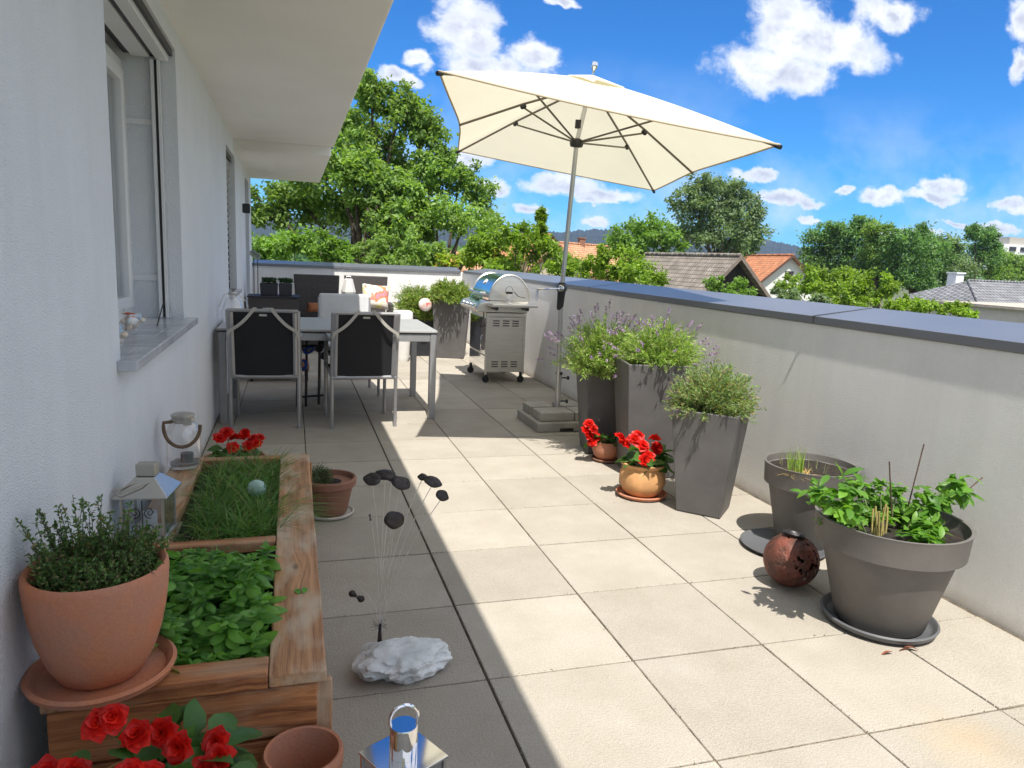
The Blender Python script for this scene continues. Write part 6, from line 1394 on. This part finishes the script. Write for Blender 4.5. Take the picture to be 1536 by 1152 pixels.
# wire sculpture on a white rock
def sculpture():
    t = thing('garden_sculpture', 'bunch of thin wires with dark metal leaf discs rising from a white rock', 'garden ornament', (-.27, .62, 0))
    import bmesh
    bm = bmesh.new(); bmesh.ops.create_icosphere(bm, subdivisions=5, radius=1)
    from mathutils import noise as mn
    for v in bm.verts:
        p = v.co.copy(); q = p*1.3+Vector((3.1, .7, 2.2)); k = 1+.24*mn.noise(q)-.22*abs(mn.noise(q*1.9+Vector((5,2,1))))+.12*mn.noise(q*2.3)+.06*mn.noise(q*5)+.03*mn.noise(q*11)
        x, y, z = p*k; x = x*(1.0-.10*(x > 0)); z = max(z, -.62); y *= (1.15-.28*x)
        if x > .35: z *= 1-.25*(x-.35)
        c_ = .9; z = min(z, .72+.05*mn.noise(q*3)); v.co = (x*.150, y*.082, (z+.62)*.064)
    me = bpy.data.meshes.new('rock'); bm.to_mesh(me); bm.free()
    for p in me.polygons: p.use_smooth = True
    me.set_sharp_from_angle(angle=radians(28)); me.materials.append(MT['stone']); o = bpy.data.objects.new('rock', me); COL.objects.link(o); o.parent = t; o.location = (.033, -.015, .001); o.rotation_euler = (0, 0, radians(8))
    h = MB(); q = PY(634, 1014, .555); h.lathe([(0, -.002), (.009, -.002), (.009, .001), (0, .001)], q, 14, axis=(.05, -1, .25)); 
    base = np.array([-.318, .665, .082])
    s = MB(); s.tube([base-[0, 0, .015], base+[0, 0, .02], base+[.0, .0, .055]], [.008, .006, .004], 8); build(s, 'socket', MT['rustleaf'], t)
    discs = [((558, 718), .026, (-.5, -.8, 1.2), .62), ((578, 711), .030, (-.2, -.5, 1.5), .66), ((602, 724), .027, (.3, -1, 1.0), .60), ((592, 780), .030, (.4, -1, .25), .52), ((588, 716), .018, (.2, -.8, .9), .68),
             ((634, 715), .016, (-.3, -.6, 1.2), .68), ((650, 722), .026, (.3, -.7, 1.1), .62), ((664, 743), .021, (.5, -1, .7), .60), ((556, 776), .012, (1, -.2, .2), .60)]
    rg = np.random.default_rng(3)
    for i, ((px, py), r, ax, y) in enumerate(discs):
        e = PY(px, py, y); w = MB(); st = base+rg.normal(size=3)*[.003, .003, .0]+[0, 0, .03]
        m1 = st*.62+e*.38; m1[0] = st[0]+(e[0]-st[0])*.12; m2 = st*.3+e*.7; m2[0] = st[0]+(e[0]-st[0])*.5
        P = []
        for k in range(13):
            tt = k/12; P.append((1-tt)**3*st+3*(1-tt)**2*tt*m1+3*(1-tt)*tt*tt*m2+tt**3*(e-np.array([0, 0, .006])))
        w.tube(P, .0012, 5); build(w, 'wire', MT['wire'], t)
        d = MB(); n = 22; a0 = unit(np.array(ax, float)); u = unit(np.cross(a0, [.3, .1, 1])); v = np.cross(a0, u); V = [e+a0*r*.04, e-a0*r*.10]
        for kk in (.5, 1.0):
            for j in range(n):
                an = 2*pi*j/n; rr = r*kk*(1+.02*sin(3*an+i)+.03*sin(5*an)); V.append(e+(cos(an)*u*1.12+sin(an)*v*.86)*rr+a0*(-.06*r*kk**2+.0012*sin(an*3+i)))
        F = [(0, 2+j, 2+(j+1) % n) for j in range(n)]+[(2+j, 2+n+j, 2+n+(j+1) % n, 2+(j+1) % n) for j in range(n)]
        d.add(V, F); do = build(d, 'leaf_disc', MT['rustleaf'], t, smooth=60); sm = do.modifiers.new('s', 'SOLIDIFY'); sm.thickness = .0018
    # bow-tie leaf low on the left
    e = PY(535, 895, .62); w = MB(); w.tube([base+[0, 0, .03], base+[-.015, -.01, .12], e+[.02, 0, .02], e], .0009, 5); build(w, 'wire', MT['wire'], t)
    a0, b0 = PY(524, 888, .62), PY(546, 901, .62)
    d = MB(); dr = unit(b0-a0); nn = np.array([.1, -1, .2]); sd = unit(np.cross(dr, nn)); V = []; prof = [(0, .003), (.08, .009), (.22, .011), (.38, .006), (.5, .0035), (.62, .006), (.78, .011), (.92, .009), (1, .003)]
    for tt, w_ in prof: V += [a0*(1-tt)+b0*tt-sd*w_, a0*(1-tt)+b0*tt+sd*w_]
    d.add(V, [(2*i, 2*i+1, 2*i+3, 2*i+2) for i in range(len(prof)-1)]); do = build(d, 'bow_leaf', MT['rustleaf'], t, smooth=60); do.modifiers.new('s', 'SOLIDIFY').thickness = .002
    tw = MB(); n = 26; A = np.tile(base+[0, 0, .045], (n, 1))+rg.normal(size=(n, 3))*.004; D = rg.normal(size=(n, 3)); D[:, 2] = abs(D[:, 2])*.6; thin_stems(tw, A, A+unit(D)*rg.uniform(.015, .038, (n, 1)), .0009); build(tw, 'twig_knot', MT['rustleaf'], t, smooth=0)
sculpture()

# window sill things
def sill():
    z = .9115
    for (x, y, r, lb, col) in ((-1.225, 1.42, .062, 'low glass bowl of shells and an orange starfish on the sill, nearer the viewer', 0), (-1.245, 1.92, .056, 'glass bowl with a large white shell farther along the window sill', 1)):
        c = np.array([x, y, z]); t = thing('glass_bowl', lb, 'bowl', c, 'shell bowls on the window sill')
        b = MB(); b.lathe([(0, .001), (r*.55, .001), (r*.85, .016), (r, .045), (r*.98, .07), (r*.86, .09), (r*.83, .09), (r*.94, .07), (r*.96, .045), (r*.8, .02), (0, .008)], c, 40); build(b, 'glass', MT['glass'], t, smooth=60)
        rg = np.random.default_rng(30+col)
        for k in range(13):
            d = rg.normal(size=3)*[.024, .024, .0]; rr = rg.uniform(.012, .019); q = c+d+[0, 0, .028+.006*k*.55]
            m_ = MB(); ax = rg.normal(size=3); m_.lathe([(0, -rr), (rr*.35, -rr*.8), (rr*.8, -rr*.2), (rr, rr*.15), (rr*.7, rr*.6), (rr*.3, rr*.9), (0, rr*1.3)], q, 14, axis=ax, squash=(1, .75)); build(m_, 'shell', MT['coral'] if k in (9, 11) else MT['shell'], t, smooth=60)
        s = MB(); q = c+[.0, .0, .088]; V = [q+[0, 0, .006]]; n = 10
        for j in range(n): a = 2*pi*j/n+.3; rr = .034 if j % 2 == 0 else .012; V.append(q+[rr*cos(a), rr*sin(a), 0])
        V.append(q-[0, 0, .006]); s.add(V, [(0, 1+j, 1+(j+1) % n) for j in range(n)]+[(n+1, 1+(j+1) % n, 1+j) for j in range(n)]); build(s, 'starfish', MT['coral'], t, smooth=0)
        if col:
            m_ = MB(); m_.lathe([(0, -.026), (.006, -.022), (.018, -.008), (.022, .006), (.013, .018), (.004, .030), (0, .036)], c+[.012, -.01, .055], 20, axis=(1, -.3, .2)); build(m_, 'large_shell', MT['white'], t, smooth=60)
    t = thing('drinking_glass', 'narrow clear glass standing between the two shell bowls on the sill', 'glass', (-1.20, 1.68, z))
    b = MB(); b.lathe([(0, .002), (.020, .002), (.024, .01), (.028, .13), (.0265, .13), (.0225, .012), (0, .010)], (-1.235, 1.66, z), 28); build(b, 'glass', MT['glass'], t, smooth=60)
    q = PY(420, 0, 0); t = thing('incense_stick', 'thin dark stick leaning against the window reveal behind the white shell', 'stick', (-1.19, 2.28, z))
    b = MB(); b.tube([(-1.19, 2.25, z+.002), (-1.165, 2.32, z+.12)], .003, 6); build(b, 'rod', MT['rustleaf'], t)
sill()

# ---------- air between the terrace and the wooded hills
hz = bpy.data.materials.new('haze_air'); hz.use_nodes = True; N_ = hz.node_tree.nodes; N_.remove(N_['Principled BSDF'])
pv = N_.new('ShaderNodeVolumePrincipled'); pv.inputs['Color'].default_value = (.42, .62, 1.0, 1); pv.inputs['Density'].default_value = .00016; pv.inputs['Anisotropy'].default_value = .2
hz.node_tree.links.new(pv.outputs[0], N_['Material Output'].inputs['Volume'])
build(MB().box((-2400, -600, -9), (3000, 2400, 130)), 'haze', hz, kind='stuff', smooth=0)
